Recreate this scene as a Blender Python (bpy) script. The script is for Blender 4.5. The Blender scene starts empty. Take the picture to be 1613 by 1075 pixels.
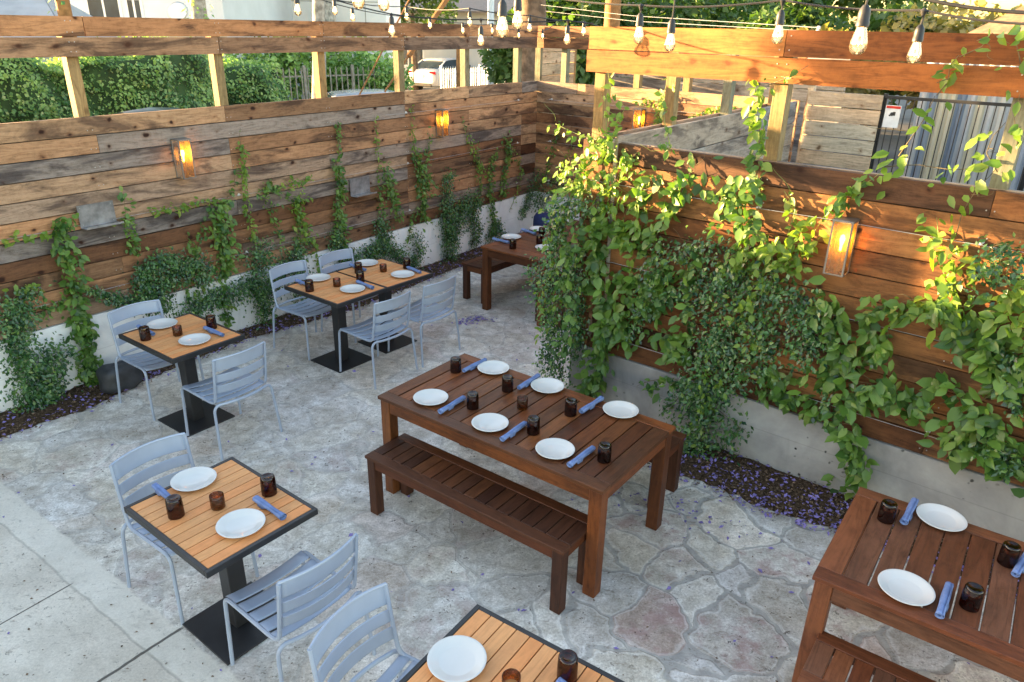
import bpy, math, random
import numpy as np
from mathutils import Vector, Matrix
R = random.Random(7)
NR = np.random.default_rng(11)
S = bpy.context.scene
COL = S.collection
PI = math.pi

# ---------------------------------------------------------------- camera
F, PITCH, ROLL, CH, PW, PH = 1144.68, .4092, .0195, 2.965, 1613, 1075
cp, sp, cr, sr = math.cos(PITCH), math.sin(PITCH), math.cos(ROLL), math.sin(ROLL)
cd = bpy.data.cameras.new('camera'); cam = bpy.data.objects.new('camera', cd); COL.objects.link(cam)
right, up0, fwd = Vector((1, 0, 0)), Vector((0, sp, cp)), Vector((0, cp, -sp))
cx, cy = cr * right + sr * up0, -sr * right + cr * up0
M = Matrix((cx, cy, -fwd)).transposed().to_4x4(); M.translation = (0, 0, CH)
cam.matrix_world = M
cd.sensor_width = 36; cd.lens = 36 * F / PW; cd.clip_start = .05; cd.clip_end = 500
S.camera = cam

def ray(x, y):
    qx, qy = x - PW / 2, y - PH / 2
    a, b = cr * qx + sr * qy, -sr * qx + cr * qy
    r, u = a / F, -b / F
    return Vector((r, cp + u * sp, -sp + u * cp))
def gp(x, y, z=0.):                 # point of a horizontal surface at height z
    d = ray(x, y); return d * ((z - CH) / d.z) + Vector((0, 0, CH))
def dp(x, y, d): return ray(x, y) * d + Vector((0, 0, CH))    # point at a distance
class Frame:                        # a wall: x along it, +y away from the yard, z up
    def __init__(s, nx, ny, d, o=None, ang=None):
        s.n = Vector((nx, ny, 0)); s.u = Vector((ny, -nx, 0)); s.o = s.n * d; s.d = d
        s.ang = math.atan2(s.u.y, s.u.x)
    def hit(s, x, y, off=0.):       # (s, z) on the wall plane
        r = ray(x, y); t = (s.d - off) / r.dot(s.n); p = r * t + Vector((0, 0, CH))
        return p.dot(s.u), p.z
    def w(s, a, y, z): return s.o + s.u * a + s.n * y + Vector((0, 0, z))
LWF = Frame(-.81295, .58233, 6.3206)
RWF = Frame(.62832, .77795, 4.7416)
BWF = Frame(.62832, .77795, 8.963)

# ---------------------------------------------------------------- objects
def link(o, parent=None):
    COL.objects.link(o)
    if parent is not None: o.parent = parent
    return o
def tag(o, label=None, cat=None, group=None, kind=None):
    for k, v in (('label', label), ('category', cat), ('group', group), ('kind', kind)):
        if v: o[k] = v
    return o
def empty(name, loc=(0, 0, 0), rz=0., label=None, cat=None, group=None):
    o = bpy.data.objects.new(name, None); o.location = loc; o.rotation_euler = (0, 0, rz)
    o.empty_display_size = .1
    return tag(link(o), label, cat, group)
def kids(o): return [c for c in bpy.data.objects if c.parent == o]
CH_CACHE = {}
def dup(root, loc, rz, label, group=None):
    def rec(o, parent):
        c = o.copy(); COL.objects.link(c); c.parent = parent
        for k in list(CH_CACHE.get(o.name, [])): rec(k, c)
        return c
    r = rec(root, None); r.location = loc; r.rotation_euler = (0, 0, rz); r['label'] = label
    if group: r['group'] = group
    return r
def cache(o):
    CH_CACHE[o.name] = kids(o)
    for k in CH_CACHE[o.name]: cache(k)

class MB:
    def __init__(s): s.v = []; s.f = []; s.uv = []; s.t = []
    def face(s, idx, uvs, t): s.f.append(tuple(idx)); s.uv.append(uvs); s.t.append(t)
    def obox(s, c, ex, ey, ez, t=None, uo=None):
        """box by centre and full edge vectors"""
        c, e = Vector(c), [Vector(ex), Vector(ey), Vector(ez)]
        L = [a.length for a in e]; k = L.index(max(L))
        t = t or (R.random(), R.random(), R.random(), 1); uo = uo or (R.random() * 40, R.random() * 40)
        b = len(s.v)
        for i in range(8):
            s.v.append(c + e[0] * (.5 if i & 1 else -.5) + e[1] * (.5 if i & 2 else -.5) + e[2] * (.5 if i & 4 else -.5))
        Q = [((0, 4, 6, 2), 0), ((1, 3, 7, 5), 0), ((0, 1, 5, 4), 1), ((2, 6, 7, 3), 1), ((0, 2, 3, 1), 2), ((4, 5, 7, 6), 2)]
        for q, ax in Q:
            oth = [a for a in (0, 1, 2) if a != ax]
            ua = k if k in oth else oth[0]; va = [a for a in oth if a != ua][0]
            uvs = []
            for i in q:
                co = [(1 if i & 1 else 0) * L[0], (1 if i & 2 else 0) * L[1], (1 if i & 4 else 0) * L[2]]
                uvs.append((co[ua] + uo[0], co[va] + uo[1] + ax * 3.3))
            s.face([b + i for i in q], uvs, t)
        return s
    def box(s, x0, x1, y0, y1, z0, z1, t=None):
        return s.obox(((x0 + x1) / 2, (y0 + y1) / 2, (z0 + z1) / 2), (x1 - x0, 0, 0), (0, y1 - y0, 0), (0, 0, z1 - z0), t)
    def bar(s, a, b, w, h, t=None, upv=(0, 0, 1)):
        a, b = Vector(a), Vector(b); d = b - a; n = d.normalized()
        sd = n.cross(Vector(upv))
        if sd.length < 1e-4: sd = n.cross(Vector((1, 0, 0)))
        sd.normalize(); u2 = sd.cross(n).normalized()
        return s.obox((a + b) / 2, d, sd * w, u2 * h, t)
    def tube(s, pts, r, n=8, cap=True, closed=False, t=None):
        P = [Vector(p) for p in pts]; m = len(P); t = t or (R.random(), R.random(), R.random(), 1)
        rs = r if isinstance(r, (list, tuple)) else [r] * m
        pn = None; rings = []; L = 0
        for i, p in enumerate(P):
            d = (P[(i + 1) % m] - P[i - 1]) if closed else (P[min(i + 1, m - 1)] - P[max(i - 1, 0)])
            d = d.normalized() if d.length > 1e-9 else Vector((0, 0, 1))
            if pn is None:
                pn = d.cross(Vector((0, 0, 1)));
                if pn.length < .1: pn = d.cross(Vector((1, 0, 0)))
            pn = (pn - d * pn.dot(d)).normalized(); bn = d.cross(pn)
            b = len(s.v); rings.append((b, L))
            for k in range(n):
                a = 2 * PI * k / n; s.v.append(p + (pn * math.cos(a) + bn * math.sin(a)) * rs[i])
            if i < m - 1: L += (P[i + 1] - p).length
        rr = list(range(m - 1)) + ([m - 1] if closed else [])
        for i in rr:
            b0, l0 = rings[i]; b1, l1 = rings[(i + 1) % m]
            for k in range(n):
                k2 = (k + 1) % n
                s.face([b0 + k, b0 + k2, b1 + k2, b1 + k], [(l0, k * .01), (l0, k * .01 + .01), (l1, k * .01 + .01), (l1, k * .01)], t)
        if cap and not closed:
            s.face([rings[0][0] + k for k in reversed(range(n))], [(0, 0)] * n, t)
            s.face([rings[-1][0] + k for k in range(n)], [(0, 0)] * n, t)
        return s
    def lathe(s, prof, n=24, c=(0, 0, 0), t=None, wob=None):
        c = Vector(c); t = t or (R.random(), R.random(), R.random(), 1); rings = []
        for (r, z) in prof:
            b = len(s.v)
            if r < 1e-6: s.v.append(c + Vector((0, 0, z))); rings.append((b, 1))
            else:
                for k in range(n):
                    a = 2 * PI * k / n; q = r * (1 + (wob(a, z) if wob else 0)); s.v.append(c + Vector((q * math.cos(a), q * math.sin(a), z)))
                rings.append((b, n))
        for (b0, n0), (b1, n1) in zip(rings, rings[1:]):
            for k in range(n):
                k2 = (k + 1) % n
                if n0 == 1 and n1 == 1: continue
                if n0 == 1: f = [b0, b1 + k2, b1 + k]
                elif n1 == 1: f = [b0 + k, b0 + k2, b1]
                else: f = [b0 + k, b0 + k2, b1 + k2, b1 + k]
                s.face(f, [(k / n, 0)] * len(f), t)
        return s
    def sheet(s, rows, t=None, flip=False):
        t = t or (R.random(), R.random(), R.random(), 1); b = len(s.v); m = len(rows[0])
        for r in rows: s.v += [Vector(p) for p in r]
        for i in range(len(rows) - 1):
            for j in range(m - 1):
                q = [b + i * m + j, b + i * m + j + 1, b + (i + 1) * m + j + 1, b + (i + 1) * m + j]
                if flip: q.reverse()
                s.face(q, [(j * .1, i * .1)] * 4, t)
        return s
    def poly(s, pts, t=None, uvs=None):
        b = len(s.v); s.v += [Vector(p) for p in pts]; t = t or (.5, .5, .5, 1)
        s.face(range(b, b + len(pts)), uvs or [(p[0], p[1]) for p in pts], t); return s
    def mark(s): s.cut = len(s.f); return s
    def build(s, name, mat, parent=None, smooth=False, bevel=0, solid=0, seg=1, mat2=None):
        me = bpy.data.meshes.new(name); me.from_pydata([tuple(p) for p in s.v], [], s.f)
        ul = me.uv_layers.new(name='UVMap'); ul.data.foreach_set('uv', [c for u in s.uv for p in u for c in p])
        ca = me.color_attributes.new('tint', 'FLOAT_COLOR', 'CORNER')
        ca.data.foreach_set('color', [c for f, t in zip(s.f, s.t) for _ in f for c in t])
        me.materials.append(mat)
        if mat2:
            me.materials.append(mat2)
            for i in range(s.cut, len(s.f)): me.polygons[i].material_index = 1
        if smooth:
            me.polygons.foreach_set('use_smooth', [True] * len(me.polygons))
        o = bpy.data.objects.new(name, me); link(o, parent)
        if smooth == 'auto':
            me.set_sharp_from_angle(angle=math.radians(38))
        if solid:
            m = o.modifiers.new('solid', 'SOLIDIFY'); m.thickness = solid; m.offset = 0
        if bevel:
            m = o.modifiers.new('bevel', 'BEVEL'); m.width = bevel; m.segments = seg; m.limit_method = 'ANGLE'; m.angle_limit = .6
        return o

# ---------------------------------------------------------------- materials
class Mt:
    def __init__(s, name):
        s.m = bpy.data.materials.new(name); s.m.use_nodes = True; s.nt = s.m.node_tree; s.N = s.nt.nodes; s.N.clear()
        s.out = s.N.new('ShaderNodeOutputMaterial')
    def n(s, typ, **kw):
        nd = s.N.new('ShaderNode' + typ)
        for k, v in kw.items():
            if k.startswith('i_'):
                key = k[2:]; key = int(key) if key.isdigit() else key.replace('_', ' ')
                s.set(nd.inputs[key], v)
            else: setattr(nd, k, v)
        return nd
    def set(s, sock, v):
        if hasattr(v, 'links') or isinstance(v, bpy.types.NodeSocket): s.nt.links.new(v, sock)
        elif isinstance(v, (tuple, list)) and len(v) == 3 and sock.type == 'RGBA': sock.default_value = (*v, 1)
        else: sock.default_value = v
    def math(s, op, a, b=0., clamp=False):
        nd = s.N.new('ShaderNodeMath'); nd.operation = op; nd.use_clamp = clamp; s.set(nd.inputs[0], a); s.set(nd.inputs[1], b); return nd.outputs[0]
    def vm(s, op, a, b=(0, 0, 0)):
        nd = s.N.new('ShaderNodeVectorMath'); nd.operation = op; s.set(nd.inputs[0], a); s.set(nd.inputs[1], b)
        return nd.outputs['Value'] if op in ('DOT_PRODUCT', 'LENGTH', 'DISTANCE') else nd.outputs[0]
    def mix(s, f, a, b, mode='MIX'):
        nd = s.N.new('ShaderNodeMix'); nd.data_type = 'RGBA'; nd.blend_type = mode
        s.set(nd.inputs[0], f); s.set(nd.inputs[6], a); s.set(nd.inputs[7], b); return nd.outputs[2]
    def ramp(s, f, stops):
        nd = s.N.new('ShaderNodeValToRGB'); e = nd.color_ramp.elements
        while len(e) > 1: e.remove(e[-1])
        e[0].position = stops[0][0]; e[0].color = (*stops[0][1], 1)
        for p, c in stops[1:]:
            q = e.new(p); q.color = (*c, 1)
        s.set(nd.inputs[0], f); return nd.outputs[0]
    def sstep(s, v, a, b, lo=0., hi=1.):
        nd = s.N.new('ShaderNodeMapRange'); nd.interpolation_type = 'SMOOTHSTEP'
        for k, x in enumerate((v, a, b, lo, hi)): s.set(nd.inputs[k], x)
        return nd.outputs[0]
    def noise(s, vec, scale, detail=3., rough=.55, dist=0., col=False):
        nd = s.n('TexNoise'); s.set(nd.inputs['Vector'], vec); s.set(nd.inputs['Scale'], scale); nd.inputs['Detail'].default_value = detail
        nd.inputs['Roughness'].default_value = rough; nd.inputs['Distortion'].default_value = dist
        return nd.outputs[1 if col else 0]
    def bump(s, h, strength=.3, dist=.01, nrm=None):
        nd = s.n('Bump'); nd.inputs['Strength'].default_value = strength; nd.inputs['Distance'].default_value = dist
        s.set(nd.inputs['Height'], h)
        if nrm is not None: s.set(nd.inputs['Normal'], nrm)
        return nd.outputs[0]
    def pbr(s, col, rough=.6, nrm=None, metal=0., spec=.5, **kw):
        p = s.n('BsdfPrincipled'); s.set(p.inputs['Base Color'], col); s.set(p.inputs['Roughness'], rough)
        p.inputs['Metallic'].default_value = metal; p.inputs['Specular IOR Level'].default_value = spec
        if nrm is not None: s.set(p.inputs['Normal'], nrm)
        for k, v in kw.items(): s.set(p.inputs[k.replace('_', ' ')], v)
        s.nt.links.new(p.outputs[0], s.out.inputs[0]); s.p = p; return s.m
    def surf(s, sh): s.nt.links.new(sh, s.out.inputs[0]); return s.m
def attr(m, name='tint'):
    a = m.n('Attribute', attribute_name=name); sep = m.n('SeparateColor'); m.nt.links.new(a.outputs['Color'], sep.inputs[0])
    return sep.outputs

def wood(name, dark, light, grey, knots=.8, rough=.75, grain=1., stain=.6, spec=.3, knotscale=1.0, saw=.3):
    m = Mt(name); t = attr(m); uv = m.n('UVMap', uv_map='UVMap').outputs[0]
    off = m.n('CombineXYZ', i_0=m.math('MULTIPLY', t[2], 31.), i_1=m.math('MULTIPLY', t[2], 17.)).outputs[0]
    v = m.vm('ADD', uv, off)
    base = m.mix(t[0], dark, light); base = m.mix(m.math('MULTIPLY', m.sstep(t[1], .45, .0), .5), base, m.mix(1., base, (1.12, .80, .62), 'MULTIPLY'))
    base = m.mix(m.math('MULTIPLY', m.sstep(t[1], .50, .85), .85), base, grey)
    # cathedral grain: rings stretched along the board
    st = m.n('Mapping', vector_type='POINT', i_1=(0, 0, 0)); m.set(st.inputs[0], v); st.inputs['Scale'].default_value = (1.1, 9., 1.)
    warp = m.noise(v, 2.2, 2., .5)
    g1 = m.noise(st.outputs[0], 1.6, 3., .55, .9)
    rings = m.math('PINGPONG', m.math('ADD', m.math('MULTIPLY', g1, 9.), m.math('MULTIPLY', warp, 3.)), 1.)
    st2 = m.n('Mapping'); m.set(st2.inputs[0], v); st2.inputs['Scale'].default_value = (3., 130., 1.)
    fine = m.noise(st2.outputs[0], 1.3, 3., .65)
    f = m.math('ADD', m.math('MULTIPLY', rings, .34 * grain), m.math('ADD', m.math('MULTIPLY', fine, .50 * grain), m.math('ADD', m.math('MULTIPLY', m.noise(v, 24., 5., .75), .75 * grain), .60 - .85 * grain)))
    mul = m.ramp(f, [(.20, (.55, .50, .46)), (.52, (.97, .96, .95)), (.85, (1.25, 1.25, 1.26))])
    c = m.mix(1., base, mul, 'MULTIPLY')
    # broad dark weather stains
    sn = m.noise(m.vm('MULTIPLY', v, (.6, 2.4, 1.)), 2.0, 5., .62, 1.0)
    c = m.mix(m.math('MULTIPLY', m.sstep(sn, .47, .64), stain), c, m.mix(1., c, (.30, .29, .32), 'MULTIPLY'))
    # knots
    vo = m.n('TexVoronoi', feature='F1', voronoi_dimensions='2D'); m.set(vo.inputs['Vector'], m.vm('MULTIPLY', m.vm('ADD', v, m.vm('MULTIPLY', m.noise(v, 9., 2., .5, 0., True), (.06, .06, 0))), (1., 1.5, 1.))); vo.inputs['Scale'].default_value = 3.7 * knotscale
    kd = vo.outputs['Distance']; kr = m.math('MULTIPLY', m.sstep(m.n('SeparateColor', i_0=vo.outputs['Color']).outputs[0], .25, 1.), .10)
    kf = m.math('SUBTRACT', 1., m.sstep(m.math('SUBTRACT', kd, kr), -.05, .035))
    kf = m.math('MULTIPLY', kf, m.sstep(kr, .004, .02))
    c = m.mix(m.math('MULTIPLY', kf, knots), c, m.mix(1., dark, (.34, .26, .2), 'MULTIPLY'))
    halo = m.math('MULTIPLY', m.math('SUBTRACT', 1., m.sstep(m.math('SUBTRACT', kd, kr), .0, .12)), m.sstep(kr, .004, .02)); c = m.mix(m.math('MULTIPLY', halo, .45 * knots), c, m.mix(1., c, (.62, .42, .30), 'MULTIPLY'))
    ck = m.noise(m.vm('MULTIPLY', v, (2.2, 7., 1.)), 1.9, 3., .6, 1.6); ck = m.math('SUBTRACT', 1., m.sstep(m.math('ABSOLUTE', m.math('SUBTRACT', ck, .56)), .0, .007)); c = m.mix(m.math('MULTIPLY', ck, stain * .55), c, m.mix(1., c, (.25, .21, .2), 'MULTIPLY'))
    # sawmill marks across
    st3 = m.n('Mapping'); m.set(st3.inputs[0], v); st3.inputs['Scale'].default_value = (150., 3., 1.)
    sawn = m.math('MULTIPLY', m.noise(st3.outputs[0], 1., 1., .5), m.sstep(m.noise(v, 1.1, 2.), .48, .62))
    c = m.mix(m.math('MULTIPLY', sawn, saw), c, m.mix(1., c, (.5, .47, .45), 'MULTIPLY'))
    n = m.bump(m.math('ADD', fine, m.math('MULTIPLY', rings, .4)), .35, .004)
    return m.pbr(c, m.math('ADD', rough - .08, m.math('MULTIPLY', fine, .18)), n, spec=spec)

def plain(name, col, rough=.5, metal=0., var=.12, scale=8., bump=0., bscale=60., spec=.5, **kw):
    m = Mt(name); tc = m.n('TexCoord').outputs['Object']
    n1 = m.noise(tc, scale, 4., .6)
    c = m.mix(m.math('MULTIPLY', m.sstep(n1, .3, .75), 1.), tuple(x * (1 - var) for x in col), tuple(min(1, x * (1 + var)) for x in col))
    nr = m.bump(m.noise(tc, bscale, 3., .6), bump, .004) if bump else None
    return m.pbr(c, m.math('ADD', rough - .05, m.math('MULTIPLY', n1, .1)), nr, metal, spec, **kw)

def leafmat(name, a, b, back, rough=.4, trans=.35, spec=.5):
    m = Mt(name); t = attr(m)
    c = m.mix(t[0], a, b); c = m.mix(m.math('MULTIPLY', m.sstep(t[1], .9, 1.), .7), c, back)
    p = m.n('BsdfPrincipled'); m.set(p.inputs['Base Color'], c); p.inputs['Roughness'].default_value = rough; p.inputs['Specular IOR Level'].default_value = spec
    tr = m.n('BsdfTranslucent'); m.set(tr.inputs[0], m.mix(1., c, (1.5, 1.7, .6), 'MULTIPLY'))
    mx = m.n('MixShader', i_0=trans); m.nt.links.new(p.outputs[0], mx.inputs[1]); m.nt.links.new(tr.outputs[0], mx.inputs[2])
    return m.surf(mx.outputs[0])

def tglass(name, col, rough=.08, tex=0., gl=.12, milky=0.):
    """thin coloured glass: lets light and the sun through"""
    m = Mt(name); tc = m.n('TexCoord').outputs['Object']
    nr = None
    c = col
    if tex:
        h = m.noise(tc, 70., 3., .6, .8); nr = m.bump(h, .6, .01)
        c = m.mix(m.sstep(h, .3, .7), tuple(x * (1 - tex) for x in col), col)
    tr = m.n('BsdfTransparent'); m.set(tr.inputs[0], c)
    if milky:
        t1_ = m.n('BsdfTranslucent'); t2_ = m.n('BsdfDiffuse'); tl = m.n('MixShader', i_0=.55); m.nt.links.new(t1_.outputs[0], tl.inputs[1]); m.nt.links.new(t2_.outputs[0], tl.inputs[2])
        for q_ in (t1_, t2_): m.set(q_.inputs[0], (.62, .25, .012) if name != 'clear_bulb_glass' else (1., .86, .62))
        m0 = m.n('MixShader', i_0=milky)
        m.nt.links.new(tr.outputs[0], m0.inputs[1]); m.nt.links.new(tl.outputs[0], m0.inputs[2]); tr = m0
    g = m.n('BsdfGlossy'); g.inputs['Roughness'].default_value = rough
    fr = m.n('Fresnel'); fr.inputs[0].default_value = 1.5
    if nr is not None: m.set(g.inputs['Normal'], nr); m.set(fr.inputs['Normal'], nr)
    f = m.math('ADD', m.math('MULTIPLY', fr.outputs[0], .9), gl * .2, True)
    mx = m.n('MixShader'); m.set(mx.inputs[0], f); m.nt.links.new(tr.outputs[0], mx.inputs[1]); m.nt.links.new(g.outputs[0], mx.inputs[2])
    return m.surf(mx.outputs[0])
def emis(name, col, st):
    m = Mt(name); e = m.n('Emission', i_0=(*col, 1), i_1=st); return m.surf(e.outputs[0])

M_ = {}
M_['fenceL'] = wood('left_fence_boards', (.085, .032, .013), (.60, .37, .205), (.22, .195, .18), knots=1., stain=.95, saw=.4)
M_['fenceR'] = wood('right_fence_boards', (.065, .022, .008), (.38, .175, .062), (.13, .075, .045), knots=.9, stain=.85, saw=.12)
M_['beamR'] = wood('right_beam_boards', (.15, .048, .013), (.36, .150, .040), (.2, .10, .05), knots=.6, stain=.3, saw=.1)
M_['beamL'] = wood('left_beam_boards', (.19, .085, .038), (.47, .245, .115), (.17, .135, .11), knots=.95, stain=.92, saw=.4)
M_['weath'] = wood('weathered_boards', (.26, .20, .155), (.56, .47, .37), (.27, .27, .275), knots=.9, stain=.8)
M_['pale'] = wood('pale_new_boards', (.44, .33, .21), (.66, .54, .38), (.44, .40, .34), knots=.9, stain=.3)
M_['post'] = wood('post_wood', (.24, .17, .075), (.36, .25, .11), (.20, .21, .15), knots=.5, stain=.3)
M_['table'] = wood('table_wood', (.055, .016, .005), (.19, .066, .019), (.08, .03, .012), knots=.35, rough=.46, stain=.5, spec=.32, saw=.0)
M_['bench'] = wood('bench_wood', (.040, .013, .006), (.125, .044, .016), (.06, .022, .011), knots=.25, rough=.5, stain=.35, spec=.3, saw=.0)
M_['table2'] = wood('red_table_wood', (.095, .030, .012), (.22, .078, .032), (.13, .055, .03), knots=.25, rough=.46, stain=.35, spec=.35, saw=.0)
M_['teak'] = wood('slat_wood', (.56, .255, .095), (.68, .335, .135), (.60, .29, .12), knots=.0, rough=.5, grain=.45, stain=.10, saw=.0)
M_['black'] = plain('black_metal', (.018, .018, .02), .45, 0., .3, 5., .1)
M_['chair'] = plain('chair_paint', (.33, .385, .49), .38, .15, .05, 6., .05, 200.)
M_['zinc'] = plain('zinc_metal', (.26, .25, .24), .42, .75, .2, 12., .15)
M_['galv'] = plain('shelf_metal', (.30, .30, .31), .42, .6, .35, 9., .2, 30.)
M_['steel'] = plain('steel_wire', (.42, .42, .42), .4, .6, .1)
M_['white_steel'] = plain('white_bracket', (.72, .72, .70), .4, .2, .1)
M_['plate'] = plain('white_ceramic', (.58, .58, .565), .12, 0., .02, 5.)
M_['napkin'] = plain('blue_cloth', (.17, .24, .45), .95, 0., .22, 14., .5, 260., .1)
M_['navy'] = plain('navy_fabric', (.012, .02, .09), .8, 0., .2, 14., .3, 160.)
M_['cable'] = plain('black_cable', (.02, .02, .022), .5, 0., .2, 9.)
M_['tumbler'] = tglass('brown_glass', (.46, .21, .08), .04)
M_['votive'] = tglass('amber_glass', (.97, .55, .13), .12, .45)
M_['amber'] = tglass('amber_pane', (.97, .42, .04), .25, .45, .3, .22)
M_['clear'] = tglass('clear_bulb_glass', (.97, .93, .85), .05, 0., .8, .12)
M_['fil'] = emis('filament', (1., .55, .18), 4.)
M_['flame'] = emis('lit_bulb', (1., .74, .34), 14.)
M_['leafA'] = leafmat('big_leaf', (.030, .090, .018), (.150, .265, .042), (.24, .30, .07), .40, .30)
M_['leafY'] = leafmat('young_leaf', (.085, .175, .022), (.20, .305, .038), (.34, .38, .09), .42, .40)
M_['leafB'] = leafmat('small_glossy_leaf', (.012, .048, .020), (.085, .19, .048), (.24, .34, .07), .24, .20, .6)
M_['leafH'] = leafmat('hedge_leaf', (.06, .16, .045), (.38, .54, .17), (.58, .64, .30), .4, .3)
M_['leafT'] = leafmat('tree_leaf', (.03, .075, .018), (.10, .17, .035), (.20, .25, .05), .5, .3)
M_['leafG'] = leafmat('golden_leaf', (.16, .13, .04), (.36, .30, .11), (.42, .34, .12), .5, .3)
M_['stem'] = plain('vine_stem', (.13, .10, .045), .7, 0., .4, 20.)
M_['gstem'] = plain('green_stem', (.20, .26, .06), .6, 0., .3, 20.)
M_['soil'] = plain('dark_core', (.035, .075, .022), .95, 0., .4, 5.)
M_['rock'] = plain('dark_rock', (.035, .038, .045), .55, 0., .4, 9., .4, 25.)
M_['petal'] = plain('purple_petal', (.22, .17, .44), .6, 0., .45, 300.)

def concrete(name, a, b):
    m = Mt(name); tc = m.n('TexCoord').outputs['Object']
    n1 = m.noise(tc, 1.7, 5., .62, .4); n2 = m.noise(tc, 30., 4., .7); 
    c = m.mix(m.sstep(n1, .3, .72), a, b)
    c = m.mix(m.math('MULTIPLY', m.sstep(m.noise(m.vm('MULTIPLY', tc, (1., 1., .35)), 3.4, 4., .65, .6), .5, .75), .5), c, m.mix(1., c, (.55, .56, .58), 'MULTIPLY'))
    c = m.mix(m.math('MULTIPLY', n2, .35), c, m.mix(1., c, (.7, .7, .7), 'MULTIPLY'))
    vo = m.n('TexVoronoi', feature='F1'); m.set(vo.inputs['Vector'], m.vm('ADD', tc, m.vm('MULTIPLY', m.noise(tc, 25., 1., .5, 0., True), (.02, .02, .02)))); vo.inputs['Scale'].default_value = 15.
    sel = m.n('SeparateColor', i_0=vo.outputs['Color']).outputs[0]
    pit = m.math('MULTIPLY', m.math('SUBTRACT', 1., m.sstep(vo.outputs['Distance'], .08, .20)), m.sstep(sel, .45, .49))
    pit = m.math('MULTIPLY', pit, m.sstep(m.noise(tc, 2.3, 2.), .42, .6))
    c = m.mix(pit, c, (.03, .03, .03))
    # form lift line
    z = m.n('SeparateXYZ', i_0=tc).outputs[2]
    ln = m.math('SUBTRACT', 1., m.sstep(m.math('ABSOLUTE', m.math('SUBTRACT', z, .30)), .0, .006))
    c = m.mix(m.math('MULTIPLY', ln, .35), c, m.mix(1., c, (.5, .5, .5), 'MULTIPLY'))
    n = m.bump(m.math('SUBTRACT', m.math('ADD', m.math('MULTIPLY', n2, .4), n1), pit), .5, .006)
    return m.pbr(c, .85, n, spec=.25)
M_['concL'] = concrete('pale_concrete', (.74, .74, .75), (.90, .90, .90))
M_['concR'] = concrete('grey_concrete', (.25, .24, .235), (.42, .41, .39))

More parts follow.
